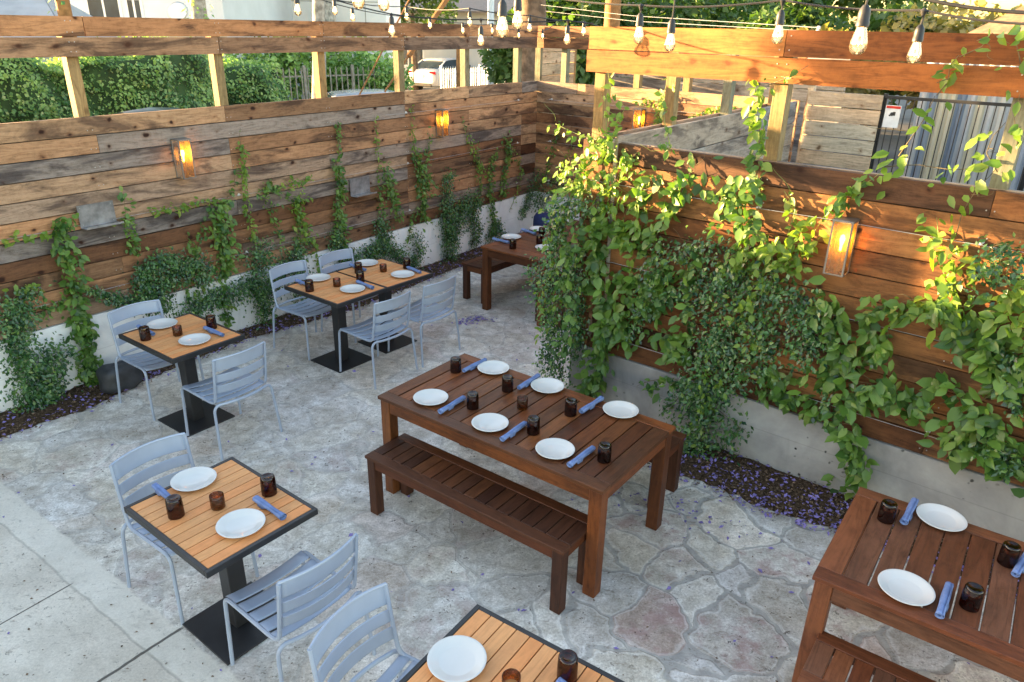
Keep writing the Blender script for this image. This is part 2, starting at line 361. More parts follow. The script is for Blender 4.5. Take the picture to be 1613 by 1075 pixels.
def patio_mat():
    m = Mt('flagstone_paving'); P = m.n('TexCoord').outputs['Object']
    w1 = m.noise(P, 1.9, 3., .55, 0., True); w2 = m.noise(P, 9., 2., .5, 0., True)
    q = m.vm('ADD', P, m.vm('MULTIPLY', m.vm('SUBTRACT', w1, (.5, .5, .5)), (.46, .46, 0)))
    q = m.vm('ADD', q, m.vm('MULTIPLY', m.vm('SUBTRACT', w2, (.5, .5, .5)), (.045, .045, 0)))
    q = m.vm('MULTIPLY', q, (1., 1., 0.))
    ve = m.n('TexVoronoi', feature='DISTANCE_TO_EDGE'); m.set(ve.inputs['Vector'], q); ve.inputs['Scale'].default_value = 2.55; ve.inputs['Randomness'].default_value = 1.
    vc = m.n('TexVoronoi', feature='F1'); m.set(vc.inputs['Vector'], q); vc.inputs['Scale'].default_value = 2.55; vc.inputs['Randomness'].default_value = 1.
    col = m.n('SeparateColor', i_0=vc.outputs['Color']).outputs
    sep = m.n('SeparateXYZ', i_0=P).outputs; X, Y = sep[0], sep[1]
    # how far the joints are exposed: clear at the right, worn smooth at the left
    ex = m.sstep(m.math('ADD', m.math('SUBTRACT', X, m.math('MULTIPLY', Y, .42)), m.math('MULTIPLY', m.math('SUBTRACT', m.noise(P, 1.3, 3.), .5), 1.4)), -1.9, -.35, .46, 1.)
    ew = m.math('ADD', .016, m.math('MULTIPLY', col[2], .042))
    joint = m.math('SUBTRACT', 1., m.sstep(ve.outputs['Distance'], m.math('MULTIPLY', ew, .55), ew))
    rim = m.math('MULTIPLY', m.sstep(ve.outputs['Distance'], ew, m.math('ADD', ew, .012)), m.math('SUBTRACT', 1., m.sstep(ve.outputs['Distance'], m.math('ADD', ew, .012), m.math('ADD', ew, .05))))
    stone = m.ramp(col[0], [(0., (.56, .54, .52)), (.3, (.70, .67, .60)), (.6, (.60, .59, .59)), (.82, (.84, .80, .71)), (1., (.60, .51, .48))])
    worn = (.74, .715, .67)
    c = m.mix(m.math('ADD', .25, m.math('MULTIPLY', ex, .75)), worn, stone)
    nb = m.noise(P, 2.1, 6., .68, .3)
    c = m.mix(m.sstep(nb, .35, .68), m.mix(1., c, (.80, .76, .70), 'MULTIPLY'), m.mix(1., c, (1.17, 1.18, 1.2), 'MULTIPLY'))
    nm = m.noise(P, 11., 6., .72, .5)
    c = m.mix(m.sstep(nm, .33, .68), m.mix(1., c, (.74, .72, .70), 'MULTIPLY'), m.mix(1., c, (1.13, 1.13, 1.13), 'MULTIPLY'))
    nf = m.noise(P, 75., 4., .75)
    c = m.mix(m.sstep(nf, .3, .72), m.mix(1., c, (.72, .70, .68), 'MULTIPLY'), m.mix(1., c, (1.16, 1.16, 1.16), 'MULTIPLY'))
    # reddish stones
    red = m.math('MULTIPLY', m.sstep(col[1], .66, .74), m.math('MULTIPLY', m.sstep(m.noise(P, 6., 5., .7), .46, .62), ex))
    c = m.mix(m.math('MULTIPLY', red, .6), c, (.34, .20, .19))
    c = m.mix(m.math('MULTIPLY', m.math('MULTIPLY', rim, ex), .30), c, (.86, .86, .85))
    mort = m.mix(m.sstep(nm, .3, .7), (.31, .30, .285), (.45, .435, .41))
    c = m.mix(m.math('MULTIPLY', joint, m.math('MULTIPLY', ex, .85)), c, mort)
    # brown litter stains and dark pits
    br = m.math('MULTIPLY', m.sstep(m.noise(m.vm('MULTIPLY', P, (1., 1.9, 1.)), 17., 6., .8, .8), .545, .66), m.sstep(m.noise(P, 1.6, 3.), .30, .55))
    c = m.mix(m.math('MULTIPLY', br, .62), c, (.15, .105, .075))
    v2 = m.n('TexVoronoi', feature='F1'); m.set(v2.inputs['Vector'], m.vm('ADD', m.vm('MULTIPLY', P, (1., 1.7, 1.)), m.vm('MULTIPLY', m.noise(P, 30., 3., .7, 0., True), (.14, .14, .05)))); v2.inputs['Scale'].default_value = 24.
    s2 = m.n('SeparateColor', i_0=v2.outputs['Color']).outputs
    pit = m.math('MULTIPLY', m.math('SUBTRACT', 1., m.sstep(v2.outputs['Distance'], m.math('MULTIPLY', s2[2], .27), m.math('ADD', m.math('MULTIPLY', s2[2], .27), .07))), m.math('MULTIPLY', m.sstep(s2[0], .50, .54), m.sstep(m.noise(P, 4.3, 3.), .40, .58)))
    c = m.mix(m.math('MULTIPLY', pit, .85), c, (.075, .06, .05))
    # smooth concrete pour with saw-cut joints at the near left
    A0, A1 = gp(0, 824), gp(227, 1022); B0, B1 = gp(44, 795), gp(273, 985)
    def line(p0, p1):
        d = (p1 - p0).normalized(); n = Vector((-d.y, d.x, 0)); return n, n.dot(p0), d
    nA, dA, tA = line(A0, A1); nB, dB, tB = line(B0, B1)
    wob = m.math('MULTIPLY', m.math('SUBTRACT', m.noise(P, 5., 3.), .5), .05)
    fa = m.math('ADD', m.math('SUBTRACT', m.vm('DOT_PRODUCT', P, tuple(nA)), dA), wob)
    fb = m.math('ADD', m.math('SUBTRACT', m.vm('DOT_PRODUCT', P, tuple(nB)), dB), wob)
    sgn = 1. if nA.dot(gp(400, 600)) - dA < 0 else -1.
    sgb = 1. if nB.dot(gp(400, 600)) - dB < 0 else -1.
    fa = m.math('MULTIPLY', fa, sgn); fb = m.math('MULTIPLY', fb, sgb)      # > 0 on the slab side
    slab = m.sstep(fb, -.012, .012)
    c2 = m.mix(m.sstep(nb, .35, .68), (.62, .56, .475), (.80, .73, .63))
    c2 = m.mix(m.sstep(nf, .3, .7), m.mix(1., c2, (.8, .79, .78), 'MULTIPLY'), c2)
    c2 = m.mix(m.math('MULTIPLY', br, .6), c2, (.17, .13, .10))
    c2 = m.mix(m.math('MULTIPLY', m.sstep(m.noise(P, 3.1, 5., .7, .5), .56, .72), .55), c2, (.22, .175, .14))
    c2 = m.mix(m.math('MULTIPLY', pit, .6), c2, (.09, .075, .06))
    band = m.math('MULTIPLY', slab, m.math('SUBTRACT', 1., m.sstep(fa, -.012, .012)))
    c2 = m.mix(m.math('MULTIPLY', band, .32), c2, m.mix(m.sstep(nm, .3, .7), (.72, .69, .61), (.90, .87, .79)))
    c = m.mix(slab, c, c2)
    crk = None
    def crack(p0, p1, w, nd=None):
        n, d, t = line(p0, p1); L = (p1 - p0).length; t0 = t.dot(p0)
        a = m.math('ABSOLUTE', m.math('ADD', m.math('SUBTRACT', m.vm('DOT_PRODUCT', P, tuple(n)), d), m.math('MULTIPLY', wob, nd or .2)))
        k = m.math('SUBTRACT', 1., m.sstep(a, w * .5, w))
        s_ = m.math('SUBTRACT', m.vm('DOT_PRODUCT', P, tuple(t)), t0)
        k = m.math('MULTIPLY', k, m.math('MULTIPLY', m.sstep(s_, -.02, .02), m.math('SUBTRACT', 1., m.sstep(s_, L - .02, L + .02))))
        return k
    ks = [crack(gp(-60, 1018), gp(113, 920), .0065, .02), crack(gp(100, 1110), gp(288, 988), .012, .6)]
    tot = m.math('MAXIMUM', ks[0], ks[1])
    edge = m.math('MULTIPLY', m.math('SUBTRACT', 1., m.sstep(m.math('ABSOLUTE', fa), .0, .012)), m.math('MULTIPLY', slab, .30))
    tot = m.math('MAXIMUM', tot, edge)
    c = m.mix(m.math('MULTIPLY', tot, .85), c, (.045, .04, .035))
    h = m.math('ADD', m.math('MULTIPLY', nm, .5), m.math('MULTIPLY', nf, .3))
    h = m.math('SUBTRACT', h, m.math('MULTIPLY', m.math('MULTIPLY', joint, ex), m.math('MULTIPLY', m.math('SUBTRACT', 1., slab), .9)))
    h = m.math('SUBTRACT', h, m.math('ADD', m.math('MULTIPLY', pit, .5), tot))
    n = m.bump(h, .38, .012)
    return m.pbr(c, m.math('ADD', .62, m.math('MULTIPLY', nf, .25)), n, spec=.3)
M_['patio'] = patio_mat()

def ground_mat():
    m = Mt('asphalt_and_dirt'); P = m.n('TexCoord').outputs['Object']
    n1 = m.noise(P, .35, 5., .6); n2 = m.noise(P, 40., 4., .7)
    c = m.mix(m.sstep(n1, .42, .6), (.13, .125, .12), (.20, .19, .175)); c = m.mix(m.math('MULTIPLY', n2, .5), c, (.10, .095, .09))
    return m.pbr(c, .9, m.bump(n2, .4, .01), spec=.2)
M_['ground'] = ground_mat()
def mulch_mat():
    m = Mt('bark_mulch'); P = m.n('TexCoord').outputs['Object']; n1 = m.noise(P, 45., 5., .7, 1.)
    c = m.ramp(n1, [(.35, (.025, .017, .011)), (.55, (.085, .055, .033)), (.72, (.22, .15, .10))])
    return m.pbr(c, .95, m.bump(n1, 1., .02), spec=.1)
M_['mulch'] = mulch_mat()
M_['chip'] = plain('bark_chip', (.15, .095, .058), .9, 0., .75, 40.)

# ---------------------------------------------------------------- foliage
LEAF = np.array([[0, 0, 0], [-.30, .30, .035], [.30, .30, .035], [0, .38, -.03], [-.27, .66, .02], [.27, .66, .02], [0, .72, -.045], [0, 1., -.10]])
LF = [(0, 3, 1), (0, 2, 3), (1, 3, 6, 4), (3, 2, 5, 6), (4, 6, 7), (6, 5, 7)]
LEAF_S = np.array([[0, 0, 0], [-.27, .45, .05], [.27, .45, .05], [0, .48, -.03], [0, 1., -.06]])
LFS = [(0, 3, 1), (0, 2, 3), (1, 3, 4), (3, 2, 4)]
def leaves(name, mat, P, D, Nn, size, parent=None, simple=True, bright=None, wid=1.):
    P, D, Nn = np.asarray(P, float), np.asarray(D, float), np.asarray(Nn, float)
    n = len(P)
    D /= np.linalg.norm(D, axis=1)[:, None] + 1e-9
    X = np.cross(D, Nn); X /= np.linalg.norm(X, axis=1)[:, None] + 1e-9
    Z = np.cross(X, D)
    T, FC = (LEAF_S, LFS) if simple else (LEAF, LF)
    sz = size * (NR.uniform(.42, 1.25, n))
    wj = NR.uniform(.8, 1.25, n) * wid; cj = NR.uniform(-.5, 2.6, n)
    V = P[:, None, :] + (T[None, :, 0, None] * (X * wj[:, None])[:, None, :] + T[None, :, 1, None] * D[:, None, :] + (T[None, :, 2, None] * cj[:, None, None]) * Z[:, None, :]) * sz[:, None, None]
    k = len(T); V = V.reshape(-1, 3)
    lens = np.array([len(f) for f in FC]); flat = np.concatenate([np.array(f) for f in FC])
    nl = len(flat)
    idx = (flat[None, :] + (np.arange(n) * k)[:, None]).reshape(-1)
    me = bpy.data.meshes.new(name)
    me.vertices.add(len(V)); me.vertices.foreach_set('co', V.reshape(-1))
    me.loops.add(n * nl); me.loops.foreach_set('vertex_index', idx.astype(np.int32))
    me.polygons.add(n * len(FC))
    L = np.tile(lens, n); st = np.concatenate([[0], np.cumsum(L)[:-1]])
    me.polygons.foreach_set('loop_start', st.astype(np.int32))
    me.polygons.foreach_set('loop_total', L.astype(np.int32))
    me.update(calc_edges=True)
    ca = me.color_attributes.new('tint', 'FLOAT_COLOR', 'CORNER')
    tv = np.stack([NR.random(n) if bright is None else np.clip(bright + NR.normal(0, .12, n), 0, 1), NR.random(n), NR.random(n), np.ones(n)], 1)
    ca.data.foreach_set('color', np.repeat(tv, nl, axis=0).reshape(-1))
    me.polygons.foreach_set('use_smooth', [True] * len(me.polygons))
    me.materials.append(mat)
    o = bpy.data.objects.new(name, me); return link(o, parent)

def resample(pts, step):
    out = []
    for (a, b) in zip(pts, pts[1:]):
        a, b = np.array(a, float), np.array(b, float); k = max(1, int(np.linalg.norm(b - a) / step))
        for i in range(k): out.append(a + (b - a) * i / k)
    out.append(np.array(pts[-1], float)); return np.array(out)

def vine(fr, label, specs, group, name='climbing_vine', cat='vine', root=None):
    """specs: (leaf kind, size, leaves per metre, half width, depth, path of photo points lying on the wall plane)
       the plant is a real one on the wall: stems at the wall, leaves standing off it"""
    rs = root if root is not None else fr.hit(*specs[0][5][0])[0]
    e = empty(name, fr.w(rs, -.10, 0), fr.ang, label, cat, group)
    stem = MB(); byk = {}
    def loc(x, y, z): return (x - rs, y + .10, z)
    for kind, size, dens, hw, depth, path in specs:
        pts = [fr.hit(*p) for p in path]
        P = resample(pts, .06); m = len(P)
        P = P + np.cumsum(NR.normal(0, .006, P.shape), axis=0) * .6
        P[:, 1] = np.maximum(P[:, 1], .02)
        off = .012 + .02 * np.abs(np.sin(np.arange(m) * .7 + R.random() * 6)) + (depth * .25)
        if m > 1:
            r0 = .0045 if kind == 'B' else .0032
            stem.tube([loc(a, -o_, b) for (a, b), o_ in zip(P, off)], [max(.0012, r0 * (1 - .6 * i / m)) for i in range(m)], 5)
        L = .06 * (m - 1) + .05; n = max(3, int(dens * L * ((4.4 if fr is LWF else 1.75) if kind == 'B' else (1.25 if fr is RWF else 1.9))))
        size = size * (1.08 if kind == 'B' else (1.12 if fr is RWF else 1.0))
        if fr is LWF: hw *= 1.3 if kind == 'B' else 1.25
        if kind == 'Y' and fr is LWF: kind = 'A' if R.random() < .45 else 'Y'
        t = NR.uniform(0, max(m - 1, 1e-3), n); i0 = np.minimum(t.astype(int), m - 1); i1 = np.minimum(i0 + 1, m - 1); fr_ = (t - i0)[:, None]
        C = P[i0] * (1 - fr_) + P[i1] * fr_
        if hw > .08:       # clump: lumpy spread
            ph = R.random() * 9; wv = hw * (.55 + .45 * np.sin(t * .55 + ph) * np.sin(t * .21 + ph * 2))
            g = NR.normal(0, 1, (n, 2)) * np.stack([wv, wv * .8], 1) * .62
            # gather to sprigs
            nc = max(3, n // 14); cc = g[NR.integers(0, n, nc)]; cid = NR.integers(0, nc, n); 
            C = C + np.where(NR.random((n, 1)) < .55, g, cc[cid] + NR.normal(0, .035, (n, 2)))
        else: C = C + NR.normal(0, 1, (n, 2)) * hw * .6
        C[:, 1] = np.maximum(C[:, 1], .015)
        Yo = -(NR.uniform(0, 1, n) ** .8) * depth - .012
        Pn = np.stack([C[:, 0] - rs, Yo + .10, C[:, 1]], 1)
        side = np.sign(NR.normal(0, 1, n))
        D = np.stack([side * NR.uniform(.1, 1., n), -NR.uniform(.1, .8, n), NR.uniform(-1.5, .25, n)], 1)
        Nn = np.stack([NR.normal(0, .5, n), -NR.uniform(.2, 1.1, n), NR.uniform(-.1, 1.2, n)], 1)
        br_ = .5 + .28 * np.sin(C[:, 0] * 23 + C[:, 1] * 7) * np.sin(C[:, 1] * 19 - C[:, 0] * 5) + NR.normal(0, .22, n)
        byk.setdefault((kind), []).append((Pn, D, Nn, np.full(n, size), br_))
        if fr is RWF and kind != 'B' and m > 2:
            for _ in range(max(1, int(L * 3))):
                q = P[R.randrange(m)]; a = R.uniform(-1, 1); b_ = R.uniform(-.4, 1); k_ = R.uniform(.10, .28); w_ = R.uniform(2, 5)
                stem.tube([loc(q[0] + a * k_ * t_ + .018 * math.sin(t_ * w_ * 2), -.022 - depth * (.25 + .6 * t_) , max(.03, q[1] + b_ * k_ * t_ + .022 * math.cos(t_ * w_))) for t_ in [i_ / 8 for i_ in range(9)]], [.0022 * (1 - .6 * i_ / 8) for i_ in range(9)], 4)
        # twigs out of the clump
        if depth > .12:
            for _ in range(int(L * 7)):
                q = P[R.randrange(m)]; a = R.uniform(-1, 1) * hw * 1.1; zz = max(.05, q[1] + R.uniform(-.5, .9) * hw)
                stem.tube([loc(q[0], -.022 - depth * .25, q[1]), loc(q[0] + a * .5, -.04 - depth * .5, (q[1] + zz) / 2 + .03), loc(q[0] + a, -R.uniform(.3, 1.) * depth, zz)], [.003, .002, .0012], 4)
    stem.build('stems', M_['gstem'] if fr is RWF and 'sunlit' in label else M_['stem'], e, smooth=True)
    for kind, L in byk.items():
        A = [np.concatenate([q[i] for q in L]) for i in range(5)]
        mat = {'A': M_['leafA'], 'B': M_['leafB'], 'Y': M_['leafY']}[kind]
        leaves({'A': 'broad_leaves', 'B': 'small_leaves', 'Y': 'young_leaves'}[kind], mat, A[0], A[1], A[2], A[3], e, simple=(kind == 'B'), wid=.86 if kind != 'B' else 1., bright=A[4])
    return e

# ---------------------------------------------------------------- setting
g = MB().poly([(-120, -60, -.03), (160, -60, -.03), (160, 160, -.03), (-120, 160, -.03)]).build('ground', M_['ground']); tag(g, kind='structure')
# yard paving: a slab bounded by the walls
def wxy(fr, s, y=0., z=0.): return tuple(fr.w(s, y, z))
yard = [wxy(LWF, -3.6, .05), wxy(LWF, 9.34, .05), wxy(BWF, -3.0, .05), wxy(RWF, -2.9, .3), wxy(RWF, -2.9, .05), wxy(RWF, 2.6, .05), (3.2, -2.2, 0), (-5., -2.2, 0)]
p = MB().poly([(a, b, 0) for a, b, c in reversed(yard)]).build('patio_paving', M_['patio']); tag(p, kind='structure')

def bed(fr, edge, name, label):
    """planting bed along a wall: edge = (s, width)"""
    m = MB(); rows = [[], [], [], []]
    E = resample(edge, .05)
    for s_, w_ in E:
        w_ = w_ + NR.normal(0, .012)
        for k, f in enumerate((0., .4, .85, 1.)):
            rows[k].append(fr.w(s_, -w_ * f, .004 + (.030 if f < .5 else (.02 if f < .9 else 0)) + NR.normal(0, .003)))
    m.sheet(rows); o = m.build(name, M_['mulch'], smooth=True); return tag(o, kind='structure')
edgeL = [(-1., .36), (1.61, .37), (1.94, .38), (2.29, .42), (2.79, .29), (3.27, .25), (3.9, .21), (4.56, .32), (5.15, .42), (6.29, .37), (7.14, .35), (9.3, .35)]
edgeR = [(-3.15, .32), (-2.4, .36), (-1.96, .52), (-1.57, .47), (-1.25, .50), (-.76, .40), (.2, .36), (2.5, .34)]
bed(LWF, edgeL, 'soil', ''); bed(RWF, edgeR, 'soil', '')
def litter(fr, edge, n, name, mat, size, kindp, over=.08, seed=1, sp_=1.):
    P = []; E = resample(edge, .05)
    for _ in range(n):
        s_, w_ = E[NR.integers(0, len(E))]; s_ += NR.uniform(-.05, .05)
        f = NR.uniform(0, 1) ** sp_; y = -f * (w_ + over)
        P.append(tuple(fr.w(s_, y, .040 - .032 * max(0, f - .35) + NR.uniform(0, .012))))
    n = len(P); D = NR.normal(0, 1, (n, 3)); D[:, 2] *= .3; Nn = NR.normal(0, .45, (n, 3)); Nn[:, 2] = 1
    return P, D, Nn
A = []
for fr, ed, n in ((LWF, edgeL, 6000), (RWF, edgeR, 4200)):
    A.append(litter(fr, ed, n, '', None, .02, ''))
o = leaves('bark_mulch', M_['chip'], *[np.concatenate([np.array(a[i]) for a in A]) for i in range(3)], .030, simple=True, wid=.8); tag(o, 'brown bark chips strewn over the planting beds', 'mulch', kind='stuff')
A = []
for fr, ed, n in ((LWF, edgeL, 1500), (RWF, edgeR, 2200)):
    A.append(litter(fr, ed, n, '', None, .02, '', .10, sp_=.75))
# loose petals over the paving, and the little drift by the far chair
P = []
for _ in range(230):
    P.append((NR.uniform(-3.6, 2.6), NR.uniform(1.4, 8.8), .006))
for _ in range(120):
    c = R.choice([(-.45, 7.36), (-.40, 7.45), (-.30, 7.42), (-.5, 7.3)]); P.append((c[0] + NR.normal(0, .055), c[1] + NR.normal(0, .045), .008))
for _ in range(60):
    c = R.choice([(.95, 4.15), (1.25, 3.95), (1.6, 3.8)]); P.append((c[0] + NR.normal(0, .12), c[1] + NR.normal(0, .10), .008))
n = len(P); D = NR.normal(0, 1, (n, 3)); D[:, 2] *= .2; Nn = NR.normal(0, .3, (n, 3)); Nn[:, 2] = 1
A.append((P, D, Nn))
o = leaves('fallen_petals', M_['petal'], *[np.concatenate([np.array(a[i]) for a in A]) for i in range(3)], .036, simple=True); tag(o, 'purple fallen blossoms scattered over the beds and the paving', 'petals', kind='stuff')
# dry brown leaf bits on the paving
P = [(NR.uniform(-4.2, 2.8), NR.uniform(1.0, 8.8), .005) for _ in range(1500)]
n = len(P); D = NR.normal(0, 1, (n, 3)); D[:, 2] *= .15; Nn = NR.normal(0, .3, (n, 3)); Nn[:, 2] = 1
o = leaves('leaf_litter', M_['chip'], P, D, Nn, .017, simple=True); tag(o, 'tiny dark leaf fragments scattered on the paving', 'litter', kind='stuff')

# ---------------------------------------------------------------- fences
def boards(m, x0, x1, z0, z1, rows, y0=0., th=.035, step=1.2, phase=0., bias=None, gap=.008, maxl=3):
    h = (z1 - z0) / rows
    for i in range(rows):
        zb = z0 + i * h; x = x0
        first = True
        while x < x1 - .01:
            k = R.choice([1, 2, 2, 3][:maxl + 1])
            nx = phase + step * (math.floor((x - phase) / step + 1e-6) + k)
            nx = min(nx, x1)
            if x1 - nx < .3: nx = x1
            b = bias((i + .5) / rows) if bias else (0, 1, 0, 1)
            t = (min(1, max(0, R.uniform(b[0], b[1]))), min(1, max(0, R.uniform(b[2], b[3]))), R.random(), 1)
            dy = R.uniform(-.0025, .0025)
            m.box(x + .0015, nx - .0015, y0 + dy, y0 + th + dy, zb + gap / 2, zb + h - gap / 2, t); x = nx
    return m
def screws(m, xs, zs, y=-.003):
    for x in xs:
        for z in zs: m.tube([(x, y + .002, z), (x, y - .002, z)], .004, 6)
# left fence
fl = empty('plank_fence', LWF.w(0, 0, 0), LWF.ang, 'long tan and brown plank fence along the left side of the yard', 'fence')
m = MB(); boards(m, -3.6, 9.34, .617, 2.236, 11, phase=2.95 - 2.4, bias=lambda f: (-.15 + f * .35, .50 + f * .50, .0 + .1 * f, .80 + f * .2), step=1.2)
m.mark(); screws(m, [x + d for x in (2.905, 4.183, 5.38, 6.56, 7.77) for d in (-.02, .02)], [.617 + .1472 * k + .04 for k in range(0, 11)])
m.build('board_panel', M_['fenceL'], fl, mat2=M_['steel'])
MB().box(-3.6, 9.3, .036, .0375, .60, 2.225).build('gap_shade_sheet', M_['cable'], fl)  # added black sheet: stands in for shade in the gaps between boards
m = MB()
for (z0, z1, ph) in ((2.683, 2.823, 1.75), (2.829, 2.972, .55)):
    x = -3.6
    cuts = [c for c in (-1.85 , .55, 3.02, 5.4, 7.77, 9.30)] if ph < 1 else [-.65, 1.75, 4.18, 6.58, 9.30]
    for c in cuts:
        t = (R.random(), R.uniform(0, .8), R.random(), 1)
        m.box(x + .003, c - .003, -.002, .034, z0, z1, t); x = c
m.mark(); screws(m, [x + d for x in (2.905, 4.183, 5.38, 6.56, 7.77) for d in (-.02, .02)], [2.72, 2.79, 2.86, 2.94])
m.build('top_board', M_['beamL'], fl, mat2=M_['steel'])
for x in [-3.1, -1.9, -.7, .5, 1.7, 2.905, 4.183, 5.38, 6.56, 7.77, 8.94]:
    MB().box(x - .045, x + .045, .0385, .128, .01, 2.95).build('post', M_['post'], fl, bevel=.003)
cw = MB().box(-3.6, 9.36, -.012, .20, -.02, .612).build('retaining_wall', M_['concL']); cw.location = LWF.w(0, 0, 0); cw.rotation_euler.z = LWF.ang
tag(cw, 'pale whitewashed concrete footing wall under the left plank fence', 'wall')
# right fence
s0 = -3.17
fr_ = empty('plank_fence', RWF.w(s0, 0, 0), RWF.ang, 'reddish brown plank fence on the right overgrown with vines, golden top boards in the sun', 'fence')
def rx(s): return s - s0
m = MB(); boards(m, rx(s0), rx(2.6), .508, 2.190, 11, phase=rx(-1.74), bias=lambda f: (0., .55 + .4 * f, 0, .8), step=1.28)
m.mark(); screws(m, [rx(x + d) for x in (-1.74, -.46, .82) for d in (-.02, .02)], [.508 + .1529 * k + .04 for k in range(11)])
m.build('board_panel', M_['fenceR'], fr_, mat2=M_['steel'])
MB().box(rx(s0) + .01, rx(2.6), .036, .0375, .50, 2.09).build('gap_shade_sheet', M_['cable'], fr_)  # same added sheet, darkening the gaps of the right boards
m = MB()
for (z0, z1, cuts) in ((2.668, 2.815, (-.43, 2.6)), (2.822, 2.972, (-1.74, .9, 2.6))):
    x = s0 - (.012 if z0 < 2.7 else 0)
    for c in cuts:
        m.box(rx(x) + .002, rx(c) - .002, -.001, .036, z0, z1, (.95 if x < -3 and z0 > 2.7 else (.62 if x < -3 else .12), R.uniform(0, .4), R.random(), 1)); x = c  # lighter left and darker right tints paint sun and shadow into the boards
m.mark(); screws(m, [rx(x + d) for x in (-1.74, -.46) for d in (-.03, .03)], [2.70, 2.78, 2.86, 2.94])
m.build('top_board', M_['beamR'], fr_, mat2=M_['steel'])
for x in (-3.08, -1.74, -.46, .82, 2.1):
    MB().box(rx(x) - .045, rx(x) + .045, .0405, .13, .01, 2.95).build('post', M_['post'], fr_, bevel=.003)
MB().box(rx(s0) , rx(2.6), .038, .078, 2.10, 2.192).build('rail', M_['weath'], fr_, bevel=.002)
MB().box(rx(s0) - .001, rx(s0) + .035, .04, .20, .55, 2.19).build('end_board', M_['fenceR'], fr_, bevel=.002)
cw = MB().box(s0 - .01, 2.6, -.014, .24, -.02, .503).build('retaining_wall', M_['concR'], bevel=.006); cw.location = RWF.w(0, 0, 0); cw.rotation_euler.z = RWF.ang
tag(cw, 'grey pitted concrete footing wall under the right vine covered fence', 'wall')
# back fence
fb = empty('plank_fence', BWF.w(-6.846, 0, 0), BWF.ang, 'short reddish plank fence closing the far end of the yard beyond the corner table', 'fence')
def bx(s): return s + 6.846
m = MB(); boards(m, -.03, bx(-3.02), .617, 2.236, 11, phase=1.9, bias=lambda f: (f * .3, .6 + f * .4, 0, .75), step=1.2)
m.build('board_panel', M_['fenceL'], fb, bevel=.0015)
m = MB()
for z0, z1 in ((2.683, 2.823), (2.829, 2.972)):
    m.box(-.03, 2.4, -.002, .034, z0, z1, (.2, .3, R.random(), 1)); m.box(2.404, bx(-3.02), -.002, .034, z0, z1, (.4, .3, R.random(), 1))
m.build('top_board', M_['beamL'], fb, bevel=.002)
for x in (.42, 1.62, 2.35, 3.6):
    MB().box(x - .045, x + .045, .0385, .128, .01, 2.95).build('post', M_['post'], fb, bevel=.003)
cw = MB().box(.01, 3.82, -.012, .2, -.02, .612).build('retaining_wall', M_['concL']); cw.location = BWF.w(-6.846, 0, 0); cw.rotation_euler.z = BWF.ang
tag(cw, 'pale concrete footing wall under the far end fence', 'wall')
# side fence running back from the right fence's end (its grey outer face shows through the opening)
A0 = Vector((.709, 5.423, 0)); dirS = Vector((.603, .798, 0)); angS = math.atan2(.798, .603)
fs = empty('plank_fence', A0, angS, 'grey weathered plank fence running back behind the right fence', 'fence')
m = MB(); boards(m, .07, 4.16, .05, 2.236, 9, y0=0., th=.032, phase=.5, step=1.2, bias=lambda f: (0, .9, .2, 1.)); m.build('outer_boards', M_['weath'], fs, bevel=.002)
m = MB(); boards(m, .07, 4.16, .617, 2.236, 11, y0=.125, th=.032, phase=.5, step=1.2, bias=lambda f: (0, .6, 0, .8)); m.build('inner_boards', M_['fenceL'], fs)
MB().box(.07, 4.16, .0345, .1225, 2.14, 2.19).build('rail', M_['pale'], fs)
for x in (1.05, 2.25, 3.55):
    MB().box(x - .045, x + .045, .0345, .1225, 2.192, 2.95).build('post', M_['post'], fs, bevel=.003)
# pale board screen right of it, in line with the far fence
fp = empty('board_screen', BWF.w(-2.93, 0, 0), BWF.ang, 'pale knotty board screen beside the black steel bar fence', 'fence')
m = MB(); boards(m, 0, .80, .05, 2.35, 14, gap=.012, step=5, bias=lambda f: (.1, 1, 0, .9)); m.build('boards', M_['pale'], fp, bevel=.002)
MB().box(-.03, .04, .036, .11, 0, 2.42).build('post', M_['pale'], fp); MB().box(.73, .79, .036, .10, 0, 2.33).build('post', M_['pale'], fp)
# black bar fence
fk = empty('bar_fence', BWF.w(-2.12, .03, 0), BWF.ang, 'black steel bar fence in front of the corrugated metal wall on the right', 'fence')
m = MB()
for k in range(38): m.tube([(k * .075, 0, .05), (k * .075, 0, 2.33)], .006, 6)
for k in range(75): m.tube([(k * .0375 + .01, .01, .05), (k * .0375 + .01, .01, 1.25)], .004, 5)
m.build('bars', M_['black'], fk)
m = MB()
for z in (2.33, 1.27, .1): m.box(-.02, 2.82, -.015, .015, z - .016, z + .016)
m.box(-.55, .55, -.035, -.005, 2.42, 2.465)
m.build('rails', M_['black'], fk)
for x in (0., 1.45, 2.8): MB().box(x - .02, x + .02, .012, .045, 0, 2.36).build('post', M_['black'], fk)
# sign
sg = empty('notice_sign', BWF.w(-2.085, .012, 2.02), BWF.ang, 'small white notice with a red top stripe fixed to the black bar fence', 'sign')
MB().box(0, .155, -.004, .0, 0, .23).build('sign_board', plain('sign_white', (.75, .75, .75), .4), sg)
MB().box(.006, .149, -.007, -.0045, .198, .224).build('red_stripe', plain('sign_red', (.55, .03, .02), .4), sg)
m = MB(); m.tube([(.075, -.005, .14), (.075, -.007, .14)], .020, 10); m.box(.083, .108, -.007, -.0048, .125, .165); m.box(.045, .062, -.007, -.0048, .118, .134)
m.build('pictogram', plain('sign_black', (.03, .03, .03), .5), sg)

